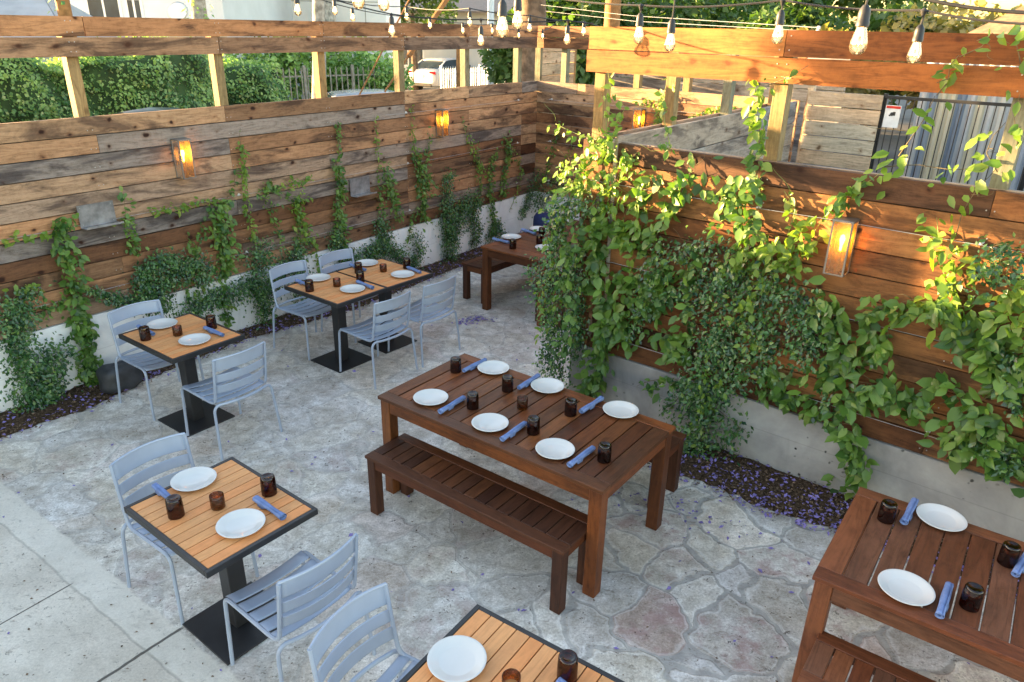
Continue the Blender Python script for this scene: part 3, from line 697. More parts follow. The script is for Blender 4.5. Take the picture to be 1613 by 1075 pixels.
# ---------------------------------------------------------------- trellis wires
def wire(fr, x0, x1, z, label, ys=-.055, stand=(), grp='steel trellis wires on the fences'):
    e = empty('trellis_wire', fr.w(x0, ys, z), fr.ang, label, 'wire', grp)
    n = 12; MB().tube([(i * (x1 - x0) / n, 0, -.006 * math.sin(PI * (i % 4) / 4)) for i in range(n + 1)], .0017, 5).build('cable', M_['steel'], e)
    for s_ in stand: MB().tube([(s_ - x0, 0, 0), (s_ - x0, -ys, 0)], .006, 8).tube([(s_ - x0, -ys - .004, 0), (s_ - x0, -ys, 0)], .014, 10).build('standoff', M_['white_steel'], e)
for z, nm in ((1.995, 'topmost'), (1.40, 'middle'), (.82, 'lowest')):
    wire(LWF, 1.0 if z < 1.9 else 6.2, 8.9, z, f'{nm} thin steel trellis wire stretched along the left plank fence', ys=-.022, stand=(1.7, 4.18, 6.56, 8.86) if z < 1.9 else (6.56, 8.86))
    wire(BWF, -6.62, -3.6, z, f'{nm} thin steel trellis wire on the far end fence', stand=(-6.58, -4.2))
for z, nm in ((1.90, 'topmost'), (1.30, 'middle'), (.68, 'lowest')):
    wire(RWF, -3.05, 2.4, z, f'{nm} thin steel trellis wire stretched along the right vine covered fence', stand=(-3.0, -1.74, -.46, .82))

# ---------------------------------------------------------------- wall lanterns
def lantern(fr, s_, z0, z1, label, w=.122, d=.12, power=1.):
    e = empty('wall_lantern', fr.w(s_, 0, z0), fr.ang, label, 'lantern', 'amber glass wall lanterns')
    h = z1 - z0; q = .011; m = MB()
    y0, y1 = -d, -.004
    for (x, y) in ((q / 2, y0 + q / 2), (w - q / 2, y0 + q / 2), (q / 2, y1 - q / 2), (w - q / 2, y1 - q / 2)):
        m.box(x - q / 2, x + q / 2, y - q / 2, y + q / 2, .008, h - .014)
    m.box(0, w, y0, y0 + q, 0, .008); m.box(0, q, y0 + q, y1, 0, .008); m.box(w - q, w, y0 + q, y1, 0, .008)
    m.build('frame', M_['zinc'], e, bevel=.001)
    MB().box(-.003, w + .003, y0 - .003, y1, h - .014, h).build('top_cap', M_['zinc'], e, bevel=.002)
    MB().box(q + .001, w - q - .001, y1 - .006, y1, .01, h - .016).build('back_plate', M_['galv'], e)
    def pane(a, b): MB().poly([(a[0], a[1], .01), (b[0], b[1], .01), (b[0], b[1], h - .016), (a[0], a[1], h - .016)]).build('glass_pane', M_['amber'], e)
    pane((q, y0 + .003), (w - q, y0 + .003)); pane((.003, y0 + q), (.003, y1 - q)); pane((w - .003, y0 + q), (w - .003, y1 - q))
    c = (w / 2, -d * .5)
    b = MB().lathe([(0, h * .42), (.007, h * .43), (.008, h * .52), (.014, h * .58), (.0165, h * .64), (.012, h * .70), (0, h * .72)], 16, (c[0], c[1], 0)).build('bulb', M_['flame'], e, smooth=True)
    MB().lathe([(0, 0), (.016, 0), (.016, h * .40), (0, h * .40)], 14, (c[0], c[1], .004)).build('lamp_holder', M_['galv'], e, smooth='auto')
    lt = bpy.data.lights.new('lamp', 'POINT'); lt.energy = .06 * power; lt.color = (1, .72, .38); lt.shadow_soft_size = .028
    lo = bpy.data.objects.new('lamp', lt); link(lo, e); lo.location = (c[0] + .0, c[1], h * .66)
    b.visible_shadow = True
    return e
LAMP = []
LAMP.append(lantern(RWF, -1.237, 1.573, 1.922, 'large amber lantern on the right fence in a patch of sun'))
LAMP.append(lantern(LWF, 3.572, 1.652, 1.996, 'amber lantern on the left fence above the near metal shelf'))
LAMP.append(lantern(LWF, 7.085, 1.665, 1.996, 'amber lantern on the left fence nearer the far corner'))
LAMP.append(lantern(BWF, -5.14, 1.64, 1.985, 'small amber lantern on the far end fence, seen through the opening'))

# shelves
def shelf(s_, z, w, h, label, lk=0.):
    e = empty('metal_shelf', LWF.w(s_, -.024, z), LWF.ang, label, 'shelf', 'folded metal shelves on the left fence')
    m = MB(); m.box(0, w, -.008, -.004, 0, h); m.build('back_plate', M_['galv'], e)
    m = MB(); m.obox((w / 2 + .005, -.055, -.002), (w + .01, 0, 0), (0, -.105, .006), (0, .0002, .004)); m.box(0, w + .01, -.110, -.106, .0, .016); m.build('ledge', M_['galv'], e)
    m = MB(); screws(m, (.022, w - .022), (.02, h - .02), -.008); m.build('screws', M_['steel'], e)
shelf(2.662, 1.375, .295, .18, 'folded grey metal shelf on the left fence below the nearest lantern')
shelf(5.585, 1.16, .30, .19, 'small grey metal shelf on the left fence between the two lanterns')

# ---------------------------------------------------------------- tables
def slat_top(m, L, W, z, th, pitch, rail, endw, border=None):
    """frame boards along the long sides, short slats across"""
    m.box(0, L, 0, rail, z - th, z); m.box(0, L, W - rail, W, z - th, z)
    n = max(2, round(L / pitch)); p = L / n
    for i in range(n):
        m.box(i * p + (.0 if i == 0 else .0035), (i + 1) * p - (.0 if i == n - 1 else .0035), rail + .002, W - rail - .002, z - th - (0 if i in (0, n - 1) else .002), z - (0 if i in (0, n - 1) else .002))
def picnic_table(label, mat, L=1.70, W=.87, H=.74):
    e = empty('picnic_table', (0, 0, 0), 0, label, 'table', 'long dark wooden tables')
    m = MB(); slat_top(m, L, W, H, .024, .104, .085, 0); m.build('tabletop', mat, e, bevel=.0025)
    m = MB(); z0, z1 = H - .024 - .085, H - .0245
    m.box(.09, L - .09, .018, .043, z0, z1); m.box(.09, L - .09, W - .043, W - .018, z0, z1)
    m.box(.018, .043, .09, W - .09, z0, z1); m.box(L - .043, L - .018, .09, W - .09, z0, z1); m.box(L / 2 - .02, L / 2 + .02, .045, W - .045, z0 + .03, z1)
    m.build('apron', mat, e, bevel=.0025)
    for x in (.012, L - .090):
        for y in (.012, W - .090): MB().box(x, x + .078, y, y + .078, 0, H - .0245).build('leg', mat, e, bevel=.004)
    return e
def picnic_bench(label, mat, L=1.51, W=.36, H=.44):
    e = empty('picnic_bench', (0, 0, 0), 0, label, 'bench', 'dark wooden benches')
    m = MB(); slat_top(m, L, W, H, .022, .082, .075, 0); m.build('seat', mat, e, bevel=.0025)
    m = MB(); z0, z1 = H - .022 - .065, H - .0225
    m.box(.075, L - .075, .014, .036, z0, z1); m.box(.075, L - .075, W - .036, W - .014, z0, z1)
    m.box(.014, .036, .075, W - .075, z0, z1); m.box(L - .036, L - .014, .075, W - .075, z0, z1)
    m.build('apron', mat, e, bevel=.0025)
    for x in (.008, L - .075):
        for y in (.008, W - .075): MB().box(x, x + .067, y, y + .067, 0, H - .0225).build('leg', mat, e, bevel=.004)
    return e
def place(o, x, y, a): o.location = (x, y, 0); o.rotation_euler = (0, 0, a); return o
# centre table: corner at the front, long side to the left, so local x = u(2.50), local y = -(perp) -> use the left corner as origin instead
def place_rect(o, ox, oy, t, L, W):
    """given front corner (ox,oy), long axis angle t pointing left, width to the right-back: origin at the left end"""
    u = Vector((math.cos(t), math.sin(t), 0)); O = Vector((ox, oy, 0)) + u * L
    return place(o, O.x, O.y, t + PI)
TT = 2.4995
w1 = place_rect(picnic_table('long dark wooden table in the centre of the yard set for six', M_['table']), .4909, 3.1745, TT, 1.70, .87)
b1 = place_rect(picnic_bench('dark wooden bench on the near side of the centre table', M_['bench']), .289, 3.0499, 2.505, 1.51, .36)
cache(w1); cache(b1)
u = Vector((math.cos(TT), math.sin(TT), 0)); v = Vector((u.y, -u.x, 0))      # v: towards the right fence
P2 = gp(1075, 767) ; fb_ = Vector((1.16, 4.24, 0))
O2 = Vector((.4909, 3.1745, 0)) + v * .955 + u * .10
b2 = dup(b1, (0, 0, 0), 0, 'dark wooden bench tucked under the far side of the centre table'); place_rect(b2, O2.x, O2.y, TT, 1.51, .36)
w2 = picnic_table('reddish wooden table cut off by the lower right corner of the view', M_['table2'])
place(w2, 1.3615, 2.569, -.6326)
b3 = picnic_bench('reddish bench beside the cut off table at lower right', M_['table2'])
q = gp(1255.5, 1072, .44); q2 = gp(1290.7, 1005, .44); place(b3, q.x, q.y, -.6326)
# far corner table
uS = Vector((.79, -.613, 0)).normalized(); aS = math.atan2(uS.y, uS.x)
w3 = dup(w1, (0, 0, 0), 0, 'dark wooden table in the far corner partly hidden by the vines')
c3 = gp(757, 388, .74); aB = math.atan2(.79, .61)
place(w3, c3.x + uS.x * .87, c3.y + uS.y * .87, aB)      # local x runs back, local y to the left
bl = gp(727, 414, .44)
b4 = dup(b1, (bl.x + uS.x * .36, bl.y + uS.y * .36, 0), aB, 'dark wooden bench on the left side of the far corner table')
o5 = Vector((c3.x, c3.y, 0)) + uS * (.87 + .17) + Vector((math.cos(aB), math.sin(aB), 0)) * .10
b5 = dup(b1, o5, aB, 'dark wooden bench on the vine side of the far corner table')
for w in (w1, b1, b2, w3, b4, b5): pass

# ---------------------------------------------------------------- bistro tables: local x = u (.60), y = v (.75), origin front corner
BU, BV = .603, .749
def bistro(label):
    e = empty('bistro_table', (0, 0, 0), 0, label, 'table', 'square slatted tables on black pedestals')
    H = .74; m = MB(); n = 11; q = .022; p = (BV - 2 * q) / n
    for i in range(n): m.box(q, BU - q, q + i * p + .0025, q + (i + 1) * p - .0025, H - .014, H - .001)
    m.build('slats', M_['teak'], e, bevel=.001)
    m = MB(); m.box(0, BU, 0, q - .001, H - .034, H); m.box(0, BU, BV - q + .001, BV, H - .034, H); m.box(0, q - .001, q, BV - q, H - .034, H); m.box(BU - q + .001, BU, q, BV - q, H - .034, H)
    m.box(q, BU - q, q, BV - q, H - .022, H - .0155)
    m.build('frame', M_['black'], e, bevel=.002)
    MB().box(BU / 2 - .047, BU / 2 + .047, BV / 2 - .047, BV / 2 + .047, .012, H - .05).box(BU / 2 - .13, BU / 2 + .13, BV / 2 - .03, BV / 2 + .03, H - .049, H - .035).build('pedestal', M_['black'], e, bevel=.003)
    MB().box(BU / 2 - .21, BU / 2 + .21, BV / 2 - .215, BV / 2 + .215, .0, .0115).build('base_plate', M_['black'], e, bevel=.002)
    return e
T = {'T1': (-1.3201, 2.5075, .9123), 'T2': (-2.4177, 4.6683, .9397), 'T3': (-1.5065, 5.8374, .9151), 'T4': (-1.1592, 6.2854, .8950), 'T5': (.162, 1.439, .9803)}
TL = {'T1': 'nearest full slatted table on a black pedestal at lower left', 'T2': 'single slatted table by the left wall beside the dark boulder',
      'T3': 'front one of the two slatted tables pushed together', 'T4': 'rear one of the two slatted tables pushed together', 'T5': 'slatted table cut off by the bottom edge of the view'}
t0 = bistro(TL['T1']); cache(t0); place(t0, *T['T1'])
for k in ('T2', 'T3', 'T4', 'T5'): dup(t0, (T[k][0], T[k][1], 0), T[k][2], TL[k])

# ---------------------------------------------------------------- chairs: local x width, +y towards the back, origin on the floor below the seat centre
def chair(label):
    e = empty('metal_chair', (0, 0, 0), 0, label, 'chair', 'pale blue slatted metal chairs')
    r = .0105
    def arc(a, c, b, n=5):      # smooth corner
        return [tuple((1 - t) ** 2 * Vector(a) + 2 * t * (1 - t) * Vector(c) + t * t * Vector(b)) for t in [i / n for i in range(n + 1)]]
    for sx in (-1, 1):
        m = MB(); x = .222 * sx
        pts = [(x * 1.05, -.235, 0)] + arc((x, -.222, .39), (x, -.218, .437), (x, -.165, .437)) + [(x * .985, .13, .425)] + arc((x * .975, .165, .424), (x * .96, .205, .425), (x * .955, .215, .47)) + [(x * .95, .240, .62), (x * .945, .262, .783)]
        m.tube(pts, r, 8); m.build('side_frame', M_['chair'], e, smooth='auto')
    m = MB(); H = .415
    pts = [(-.262, .262, 0)] + arc((-.243, .232, H - .045), (-.238, .228, H), (-.20, .235, H + .008)) + [(x, .235 + .035 * (1 - (x / .2) ** 2), H + .008) for x in (-.13, -.065, 0, .065, .13)] + arc((.20, .235, H + .008), (.238, .228, H), (.243, .232, H - .045)) + [(.262, .262, 0)]
    m.tube(pts, r, 8); m.build('rear_hoop', M_['chair'], e, smooth='auto')
    m = MB()
    for k, (a, b) in enumerate(((-.222, -.140), (-.124, -.052), (-.036, .036), (.052, .124), (.140, .195))):
        def zz(x, y): return .440 - .020 * (1 - (x / .215) ** 2) - (y + .2) * .025
        rows = [[(x, y, zz(x, y) + (-.01 if (k == 0 and y < -.215) else 0)) for x in np.linspace(-.214, .214, 11)] for y in (a, a + .012, b - .012, b)]
        m.sheet(rows)
    m.build('seat', M_['chair'], e, smooth=True, solid=.004)
    def yb(z): return .215 + (z - .47) * .15
    k = 0
    for (z0, z1) in ((.690, .785), (.600, .662), (.510, .572)):
        m = MB(); rows = []
        for z in (z0, z0 + .004, z1 - .004, z1):
            rows.append([(x, yb(z) + .042 * (1 - (x / .205) ** 2), z + (.006 * (1 - (x / .205) ** 2) if z1 > .7 else 0)) for x in np.linspace(-.207, .207, 13)])
        m.sheet(rows); m.build('back_slat', M_['chair'], e, smooth=True, solid=.005)
    m = MB(); m.tube([(x, yb(.785) + .042 * (1 - (x / .205) ** 2), .787 + .006 * (1 - (x / .205) ** 2)) for x in np.linspace(-.212, .212, 13)], .0075, 8).build('top_rail', M_['chair'], e, smooth='auto')
    m = MB(); m.tube([(-.13, .05, .408), (-.13, .06, .40)], .006, 6); m.tube([(-.216, -.02, .430), (-.13, -.02, .412), (0, -.02, .405), (.13, -.02, .412), (.216, -.02, .430)], .007, 6); m.build('seat_brace', M_['chair'], e, smooth='auto')
    return e
def cpos(k, uc, vc, face):
    x, y, t = T[k]; U = Vector((math.cos(t), math.sin(t), 0)); V = Vector((-U.y, U.x, 0)); p = Vector((x, y, 0)) + U * uc + V * vc
    return p, (t if face > 0 else t + PI)     # face>0: the back towards +v
CS = [('T1', .325, .835, 1, 'pale blue metal chair on the wall side of the nearest full slatted table'),
      ('T1', .345, -.085, -1, 'pale blue metal chair pulled out at the front of the nearest full slatted table'),
      ('T2', .315, .840, 1, 'pale blue metal chair between the left wall and the single slatted table, by the boulder'),
      ('T2', .335, -.065, -1, 'pale blue metal chair on the open side of the single slatted table'),
      ('T3', .320, .850, 1, 'pale blue metal chair by the left wall at the front one of the paired tables'),
      ('T3', .345, -.060, -1, 'pale blue metal chair on the open side of the front one of the paired tables'),
      ('T4', .300, .835, 1, 'pale blue metal chair by the left wall at the rear paired table, mostly hidden'),
      ('T4', .375, -.055, -1, 'pale blue metal chair on the open side of the rear one of the paired tables'),
      ('T5', .225, .840, 1, 'pale blue metal chair at the bottom edge, back to the nearest full table'),
      ]
c0 = None
for k, uc, vc, f, lb in CS:
    p, a = cpos(k, uc, vc, f); a += R.uniform(-.03, .03)
    if c0 is None: c0 = chair(lb); c0.location = p; c0.rotation_euler = (0, 0, a); cache(c0)
    else: dup(c0, p, a, lb)

# ---------------------------------------------------------------- tableware
ZT = .7405
def plate(p, label):
    e = MB().lathe([(0, .004), (.066, .0035), (.072, .006), (.100, .016), (.1115, .0205), (.1135, .0195), (.1125, .0165), (.090, .008), (.070, .0), (.062, .0), (.060, .0015), (0, .0015)], 48).build('plate', M_['plate'], smooth=True)
    return tag(e, label, 'plate', 'round white plates')
def tumbler(p, label):
    # an upturned tumbler: thick base on top
    e = MB().lathe([(.0385, 0), (.0385, .055), (.0365, .095), (.034, .1015), (.029, .104), (.024, .1015), (.010, .0985), (0, .098)], 32).lathe([(.0355, .0), (.0355, .055), (.0335, .086), (.025, .090), (0, .091)], 32).lathe([(.0385, 0), (.037, -.0005 + .001), (.0355, 0)], 32).build('tumbler', M_['tumbler'], smooth=True)
    return tag(e, label, 'glass', 'upturned brown glass tumblers')
def votive(p, label):
    wob = lambda a, z: .012 * math.sin(a * 9 + z * 160)
    e = empty('candle_glass', (0, 0, 0), 0, label, 'candle holder', 'amber candle glasses')
    MB().lathe([(0, 0), (.032, 0), (.0345, .004), (.0345, .072), (.0335, .0735), (.0325, .072), (.0325, .010), (0, .009)], 36, wob=wob).build('glass', M_['votive'], e, smooth=True)
    MB().lathe([(0, .0095), (.031, .0095), (.031, .022), (.003, .021), (.0, .021)], 20).build('wax', plain('candle_wax' , (.7, .5, .25), .5) if 'wax' not in M_ else M_['wax'], e, smooth='auto')
    return e
M_['wax'] = plain('candle_wax', (.65, .42, .18), .5)
def napkin(p, label, L, seed):
    e = empty('rolled_napkin', (0, 0, 0), 0, label, 'napkin', 'rolled blue napkins')
    rr = random.Random(seed); m = MB(); n = 15
    xs = [(-L / 2 + L * i / (n - 1)) for i in range(n)]
    rows = []
    ph = rr.random() * 6
    for k in range(30):     # a spiral sheet: 2.2 turns
        a = k / 29 * 2 * PI * 2.15; row = []
        for x in xs:
            fl = 1 + .10 * math.sin(x * 30 + ph) + (.12 * abs(x / (L / 2)) ** 3)
            r = (.0075 + .0108 * k / 29) * fl
            row.append((x * (1 - .02 * (k / 29)), r * math.cos(a), (.0185 + r * math.sin(a) * .88)))
        rows.append(row)
    m.sheet(rows); o = m.build('cloth_roll', M_['napkin'], e, smooth=True, solid=.0014)
    # loose corner of the cloth
    x0 = -L / 2 + L * rr.uniform(.45, .6); m = MB()
    m.sheet([[(x0 - .02, .011, .0255), (x0 + .05, .011, .0265)], [(x0 - .008, .0185, .014), (x0 + .052, .018, .015)], [(x0 + .012, .023, .003), (x0 + .054, .021, .004)]])
    m.build('loose_corner', M_['napkin'], e, smooth=True, solid=.0014)
    return e
PT = {
 'T1': dict(pl=[(306, 759), (380, 829)], tu=[(424.5, 777), (278, 812)], vo=[(344, 799)], na=[((245, 769), (277, 797)), ((403, 789), (448, 820))]),
 'T2': dict(pl=[(256, 513), (307, 538)], tu=[(334, 517), (230, 535)], vo=[(280.5, 528)], na=[((218, 517), (243, 530)), ((322, 519), (353, 532))]),
 'T3': dict(pl=[(501.6, 440), (555.6, 457.5)], tu=[(568, 444.5), (488, 458.5)], vo=[(531, 451)], na=[((465.5, 444), (494, 455)), ((562, 446), (589, 457))]),
 'T4': dict(pl=[(578, 416.5), (634.4, 434.5)], tu=[(641, 422.5), (565, 430)], vo=[(604, 428)], na=[((549.6, 419), (578.6, 429)), ((638, 422), (664.6, 433))]),
 'T5': dict(pl=[(720, 1043)], tu=[(893, 1066)], vo=[(805, 1088)], na=[((880, 1078), (935, 1122))]),
 'W1': dict(pl=[(678.7, 629.5), (772, 669.5), (874.3, 711), (777.3, 582.5), (862.4, 611), (977.5, 649)], tu=[(744.6, 642), (840, 681.5), (951.3, 725), (718, 585), (799.4, 615), (898.5, 652.6)], vo=[(822.7, 642.5)],
            na=[((689, 655), (734, 628)), ((788, 698), (829, 669)), ((892.3, 740), (937.3, 707)), ((728.6, 588.5), (766, 569.5)), ((814.6, 616.5), (850, 593.5)), ((912, 654), (949.6, 629.5))]),
 'W2': dict(pl=[(1425.8, 930), (1481.6, 819.5)], tu=[(1394.5, 819), (1526, 955), (1585, 887)], vo=[], na=[((1476, 981), (1495, 921)), ((1420.6, 830), (1441, 790)), ((1594, 915), (1622, 868))]),
 'W3': dict(pl=[(805.5, 375), (848.5, 362.5), (859, 392), (885, 349)], tu=[(807.7, 391.5), (849.8, 384.5), (853.5, 372)], vo=[(872, 374.7)], na=[((777, 378.6), (801.6, 384.5)), ((820, 363), (846, 371.5)), ((862, 351), (884, 356))]),
}
NM = {'T1': 'nearest full slatted table', 'T2': 'single slatted table by the boulder', 'T3': 'front paired table', 'T4': 'rear paired table', 'T5': 'slatted table at the bottom edge',
      'W1': 'centre wooden table', 'W2': 'cut off lower right table', 'W3': 'far corner wooden table'}
W1S = ['near left corner', 'middle of the bench side', 'near right end of the bench side', 'far left corner', 'middle of the vine side', 'right end of the vine side']
SIDE = {
 'T1': dict(pl=['wall side', 'near side'], tu=['right corner', 'wall side'], na=['behind the left tumbler', 'right of the near plate']),
 'T2': dict(pl=['wall side', 'open side'], tu=['right end', 'left end'], na=['behind the left tumbler', 'right of the nearer plate']),
 'T3': dict(pl=['wall side', 'open side'], tu=['right end', 'left end'], na=['wall side left of the plate', 'open side right of the plate']),
 'T4': dict(pl=['wall side', 'open side'], tu=['right end', 'left end'], na=['wall side left of the plate', 'open side right of the plate']),
 'T5': dict(pl=['left end'], tu=['right edge'], na=['bottom edge below the tumbler']),
 'W1': dict(pl=W1S, tu=W1S, na=W1S),
 'W2': dict(pl=['near side', 'wall side'], tu=['wall side, left of plate', 'near side', 'right edge of the view'], na=['near side right of the plate', 'wall side left of the plate', 'right edge of the view']),
 'W3': dict(pl=['wall side nearest end', 'wall side middle', 'vine side', 'far end'], tu=['nearest end', 'middle nearer the camera', 'middle farther back'], na=['wall side nearest end', 'wall side middle', 'far end by the navy seat']),
}
protos = {}
sd = 1
for k, d in PT.items():
    tw = math.atan2(1, 1)
    for kind, fn, nm, key in (('plate', plate, 'round white plate', 'pl'), ('tumbler', tumbler, 'upturned brown glass tumbler', 'tu')):
        for i, q in enumerate(d[key]):
            lb = f"{nm} on the {NM[k]}, {SIDE[k][key][i]}"
            if kind not in protos: protos[kind] = fn(None, lb); o = protos[kind]
            else: o = protos[kind].copy(); COL.objects.link(o); o['label'] = lb
            o.location = gp(*q, ZT); o.rotation_euler = (0, 0, R.random() * 6)
    for i, q in enumerate(d['vo']):
        lb = f"amber candle glass in the middle of the {NM[k]}"
        if 'v' not in protos: protos['v'] = votive(None, lb); cache(protos['v']); o = protos['v']; o.location = gp(*q, ZT)
        else: o = dup(protos['v'], gp(*q, ZT), R.random() * 6, lb)
    for i, (a, b) in enumerate(d['na']):
        A_, B_ = gp(*a, ZT), gp(*b, ZT); c = (A_ + B_) / 2; L = (B_ - A_).length
        where = SIDE[k]['na'][i]
        lb = f"rolled blue napkin on the {NM[k]}, {where}"
        o = napkin(None, lb, min(max(L, .17), .24), sd); sd += 1
        o.location = c; dd = A_ - B_; o.rotation_euler = (0, 0, math.atan2(dd.y, dd.x))

# round navy seat at the far end of the corner table
q = gp(852, 372, .35)
st = empty('round_stool', (q.x + .10, q.y + .28, 0), 0, 'rounded navy blue seat at the far end of the corner table', 'seat')
MB().lathe([(0, .62), (.10, .615), (.17, .59), (.20, .54), (.205, .45), (.195, .10), (.18, .05), (0, .05)], 32).build('seat_shell', M_['navy'], st, smooth=True)
MB().lathe([(0, 0), (.15, 0), (.15, .05), (0, .05)], 24).build('foot', M_['black'], st, smooth='auto')
# boulder
q = gp(190, 612, 0)
m = MB(); rng = random.Random(3)
rows = []
for i in range(13):
    th = PI * i / 12; row = []
    for j in range(19):
        ph = 2 * PI * j / 18
        k = 3.2; cx_, cy_, cz_ = math.sin(th) * math.cos(ph), math.sin(th) * math.sin(ph), math.cos(th)
        nrm = (abs(cx_) ** k + abs(cy_) ** k + abs(cz_) ** k) ** (1 / k); s_ = 1 / nrm * (1 + .05 * math.sin(3 * ph + 2 * th) + .04 * math.sin(5 * th + ph))
        row.append((cx_ * s_ * .165, cy_ * s_ * .13, .11 + cz_ * s_ * .125))
    rows.append(row)
m.sheet(rows, flip=True); bo = m.build('boulder', M_['rock'], smooth=True); bo.location = (q.x, q.y, .0); bo.rotation_euler = (0, .06, LWF.ang + .1)
tag(bo, 'smooth dark grey boulder at the foot of the left wall', 'rock')

# ---------------------------------------------------------------- string lights
def strand(label, bulbs, ends, group='festoon light strings over the yard'):
    """bulbs: (px, py of glass bottom, hang, distance); the cable runs through the sockets' tops"""
    e = empty('string_lights', (0, 0, 0), 0, label, 'string lights', group)
    P = []
    for (x, y, hang, d) in bulbs:
        b = dp(x, y, d); top = b + Vector((0, 0, hang)); P.append((top, b))
    e.location = P[0][0]; o0 = P[0][0]
    pts = [Vector(q) for q in ends[0]] + [p for p, _ in P] + [Vector(q) for q in ends[1]]
    cab = []
    for i, (a, b) in enumerate(zip(pts, pts[1:])):
        L = (b - a).length
        for k in range(6):
            t = k / 6; c = a.lerp(b, t); c.z -= .045 * L * 4 * t * (1 - t) * .5; cab.append(c - o0)
    cab.append(pts[-1] - o0)
    MB().tube(cab, .0045, 6).build('cable', M_['cable'], e, smooth='auto')
    for i, (top, b) in enumerate(P):
        b = b - o0; top = top - o0; tilt = 0
        hg = top.z - b.z; zs = b.z + .078        # socket base
        sk = MB(); c = (b.x, b.y, 0)
        sk.lathe([(.0, zs + .052), (.007, zs + .050), (.014, zs + .040), (.0165, zs + .028), (.0165, zs + .010), (.018, zs + .008), (.018, zs - .004), (.0145, zs - .006), (0, zs - .006)], 16, c)
        sk.tube([(b.x, b.y, zs + .05), (b.x + .003, b.y, (zs + .05 + top.z) / 2), (b.x, b.y, top.z)], .0035, 6)
        sk.lathe([(0, top.z + .008), (.006, top.z + .006), (.012, top.z - .002), (.008, top.z - .012), (.0045, top.z - .022), (0, top.z - .022)], 10, c)
        so = sk.build('socket', M_['cable'], e, smooth='auto')
        prof = [(.0, b.z), (.012, b.z + .002), (.0195, b.z + .009), (.0235, b.z + .021), (.0232, b.z + .032), (.019, b.z + .050), (.0145, b.z + .066), (.0135, zs - .004)]
        bu = MB().lathe(prof, 20, c).build('bulb', M_['clear'], so, smooth=True)
        fl_ = MB().tube([(b.x - .006, b.y, b.z + .062), (b.x - .009, b.y, b.z + .028), (b.x - .004, b.y + .004, b.z + .036), (b.x, b.y, b.z + .026), (b.x + .004, b.y - .004, b.z + .036), (b.x + .009, b.y, b.z + .028), (b.x + .006, b.y, b.z + .062)], .0011, 5)
        fl_.tube([(b.x, b.y, b.z + .068), (b.x, b.y, b.z + .05)], .004, 6)
        fl_.build('filament', M_['fil'], so)
    return e
RC = RWF.w(-3.12, -.03, 2.99)
strand('festoon string reaching the left end of the right fence, bulbs over the back fence', [(470, 25, .18, 4.9), (618, 58, .14, 4.95), (757.5, 73, .17, 5.05), (893, 71, .16, 5.15)], (
    [dp(330, -60, 4.6)], [tuple(RC)]))
strand('faint festoon string of small bulbs across the far end of the yard', [(528, 24, .13, 6.6), (641, 33, .13, 7.3), (740, 42, .15, 6.6), (834, 51, .14, 6.7), (919, 57, .12, 6.8)], ([dp(400, -50, 6.4)], [dp(985, 50, 6.9)]))
strand('farthest festoon string with the tiniest bulbs near the corner', [(556, 34, .12, 7.4), (677.5, 46, .12, 8.2), (729, 54, .12, 8.7), (775, 54, .12, 9.2), (817, 61, .10, 9.7), (854.5, 62, .10, 9.9)], ([dp(440, -25, 7.)], [dp(885, 30, 10.3)]))
strand('nearest festoon string crossing above the golden top boards of the right fence', [(1005, 69, .16, 3.35), (1223, 70, .165, 3.0), (1437, 101, .175, 2.6)], ([dp(600, -60, 4.3), dp(800, -20, 3.85)], [dp(1613, 38, 2.35), dp(1800, 45, 2.1)]))
strand('string of large bulbs hanging into view from above, nearest the camera', [(565, 15, .2, 2.9), (605, 18, .22, 3.1), (791, 60, .235, 2.7), (815, 47, .22, 3.1), (1054, 82, .25, 3.1), (1349, 87, .20, 2.05)], ([dp(300, -120, 2.9)], [dp(1462, 0, 1.9), dp(1613, 20, 1.8), dp(1800, 42, 1.7)]))

# ---------------------------------------------------------------- planting on the left fence
G1 = 'vines climbing the left fence'
vine(LWF, 'dark leafy bush at the left edge against the pale footing wall', [
    ('B', .034, 620, .16, .20, [(45, 640), (30, 590), (15, 540), (5, 480)]), ('B', .034, 600, .13, .18, [(60, 640), (62, 585), (75, 555), (85, 545)]),
    ('B', .032, 350, .10, .12, [(15, 500), (30, 470), (45, 455)]), ('Y', .055, 60, .05, .06, [(5, 480), (30, 455), (60, 452), (55, 470)])], G1)
vine(LWF, 'tall light green vine trailing down the fence left of the single slatted table', [
    ('A', .070, 190, .07, .10, [(148, 620), (130, 580), (125, 540), (118, 490), (112, 440), (100, 400), (85, 375)]), ('A', .066, 150, .06, .09, [(130, 600), (137, 545), (122, 500)]),
    ('A', .066, 170, .07, .07, [(85, 375), (88, 350), (110, 345)]), ('Y', .055, 55, .03, .05, [(80, 368), (45, 370), (5, 378)]), ('A', .06, 70, .06, .06, [(110, 470), (70, 480), (55, 500)])], G1)
vine(LWF, 'dark jasmine mass behind the chair of the single slatted table', [
    ('B', .033, 500, .13, .14, [(255, 480), (225, 460), (215, 430), (235, 410), (270, 400)]), ('B', .033, 520, .14, .16, [(215, 470), (260, 430), (300, 410), (310, 440)]),
    ('B', .032, 260, .07, .10, [(215, 470), (170, 470), (130, 455)]), ('A', .055, 60, .04, .05, [(212, 400), (200, 370), (193, 330), (190, 305)]), ('Y', .05, 70, .05, .05, [(215, 395), (205, 385), (195, 340)])], G1)
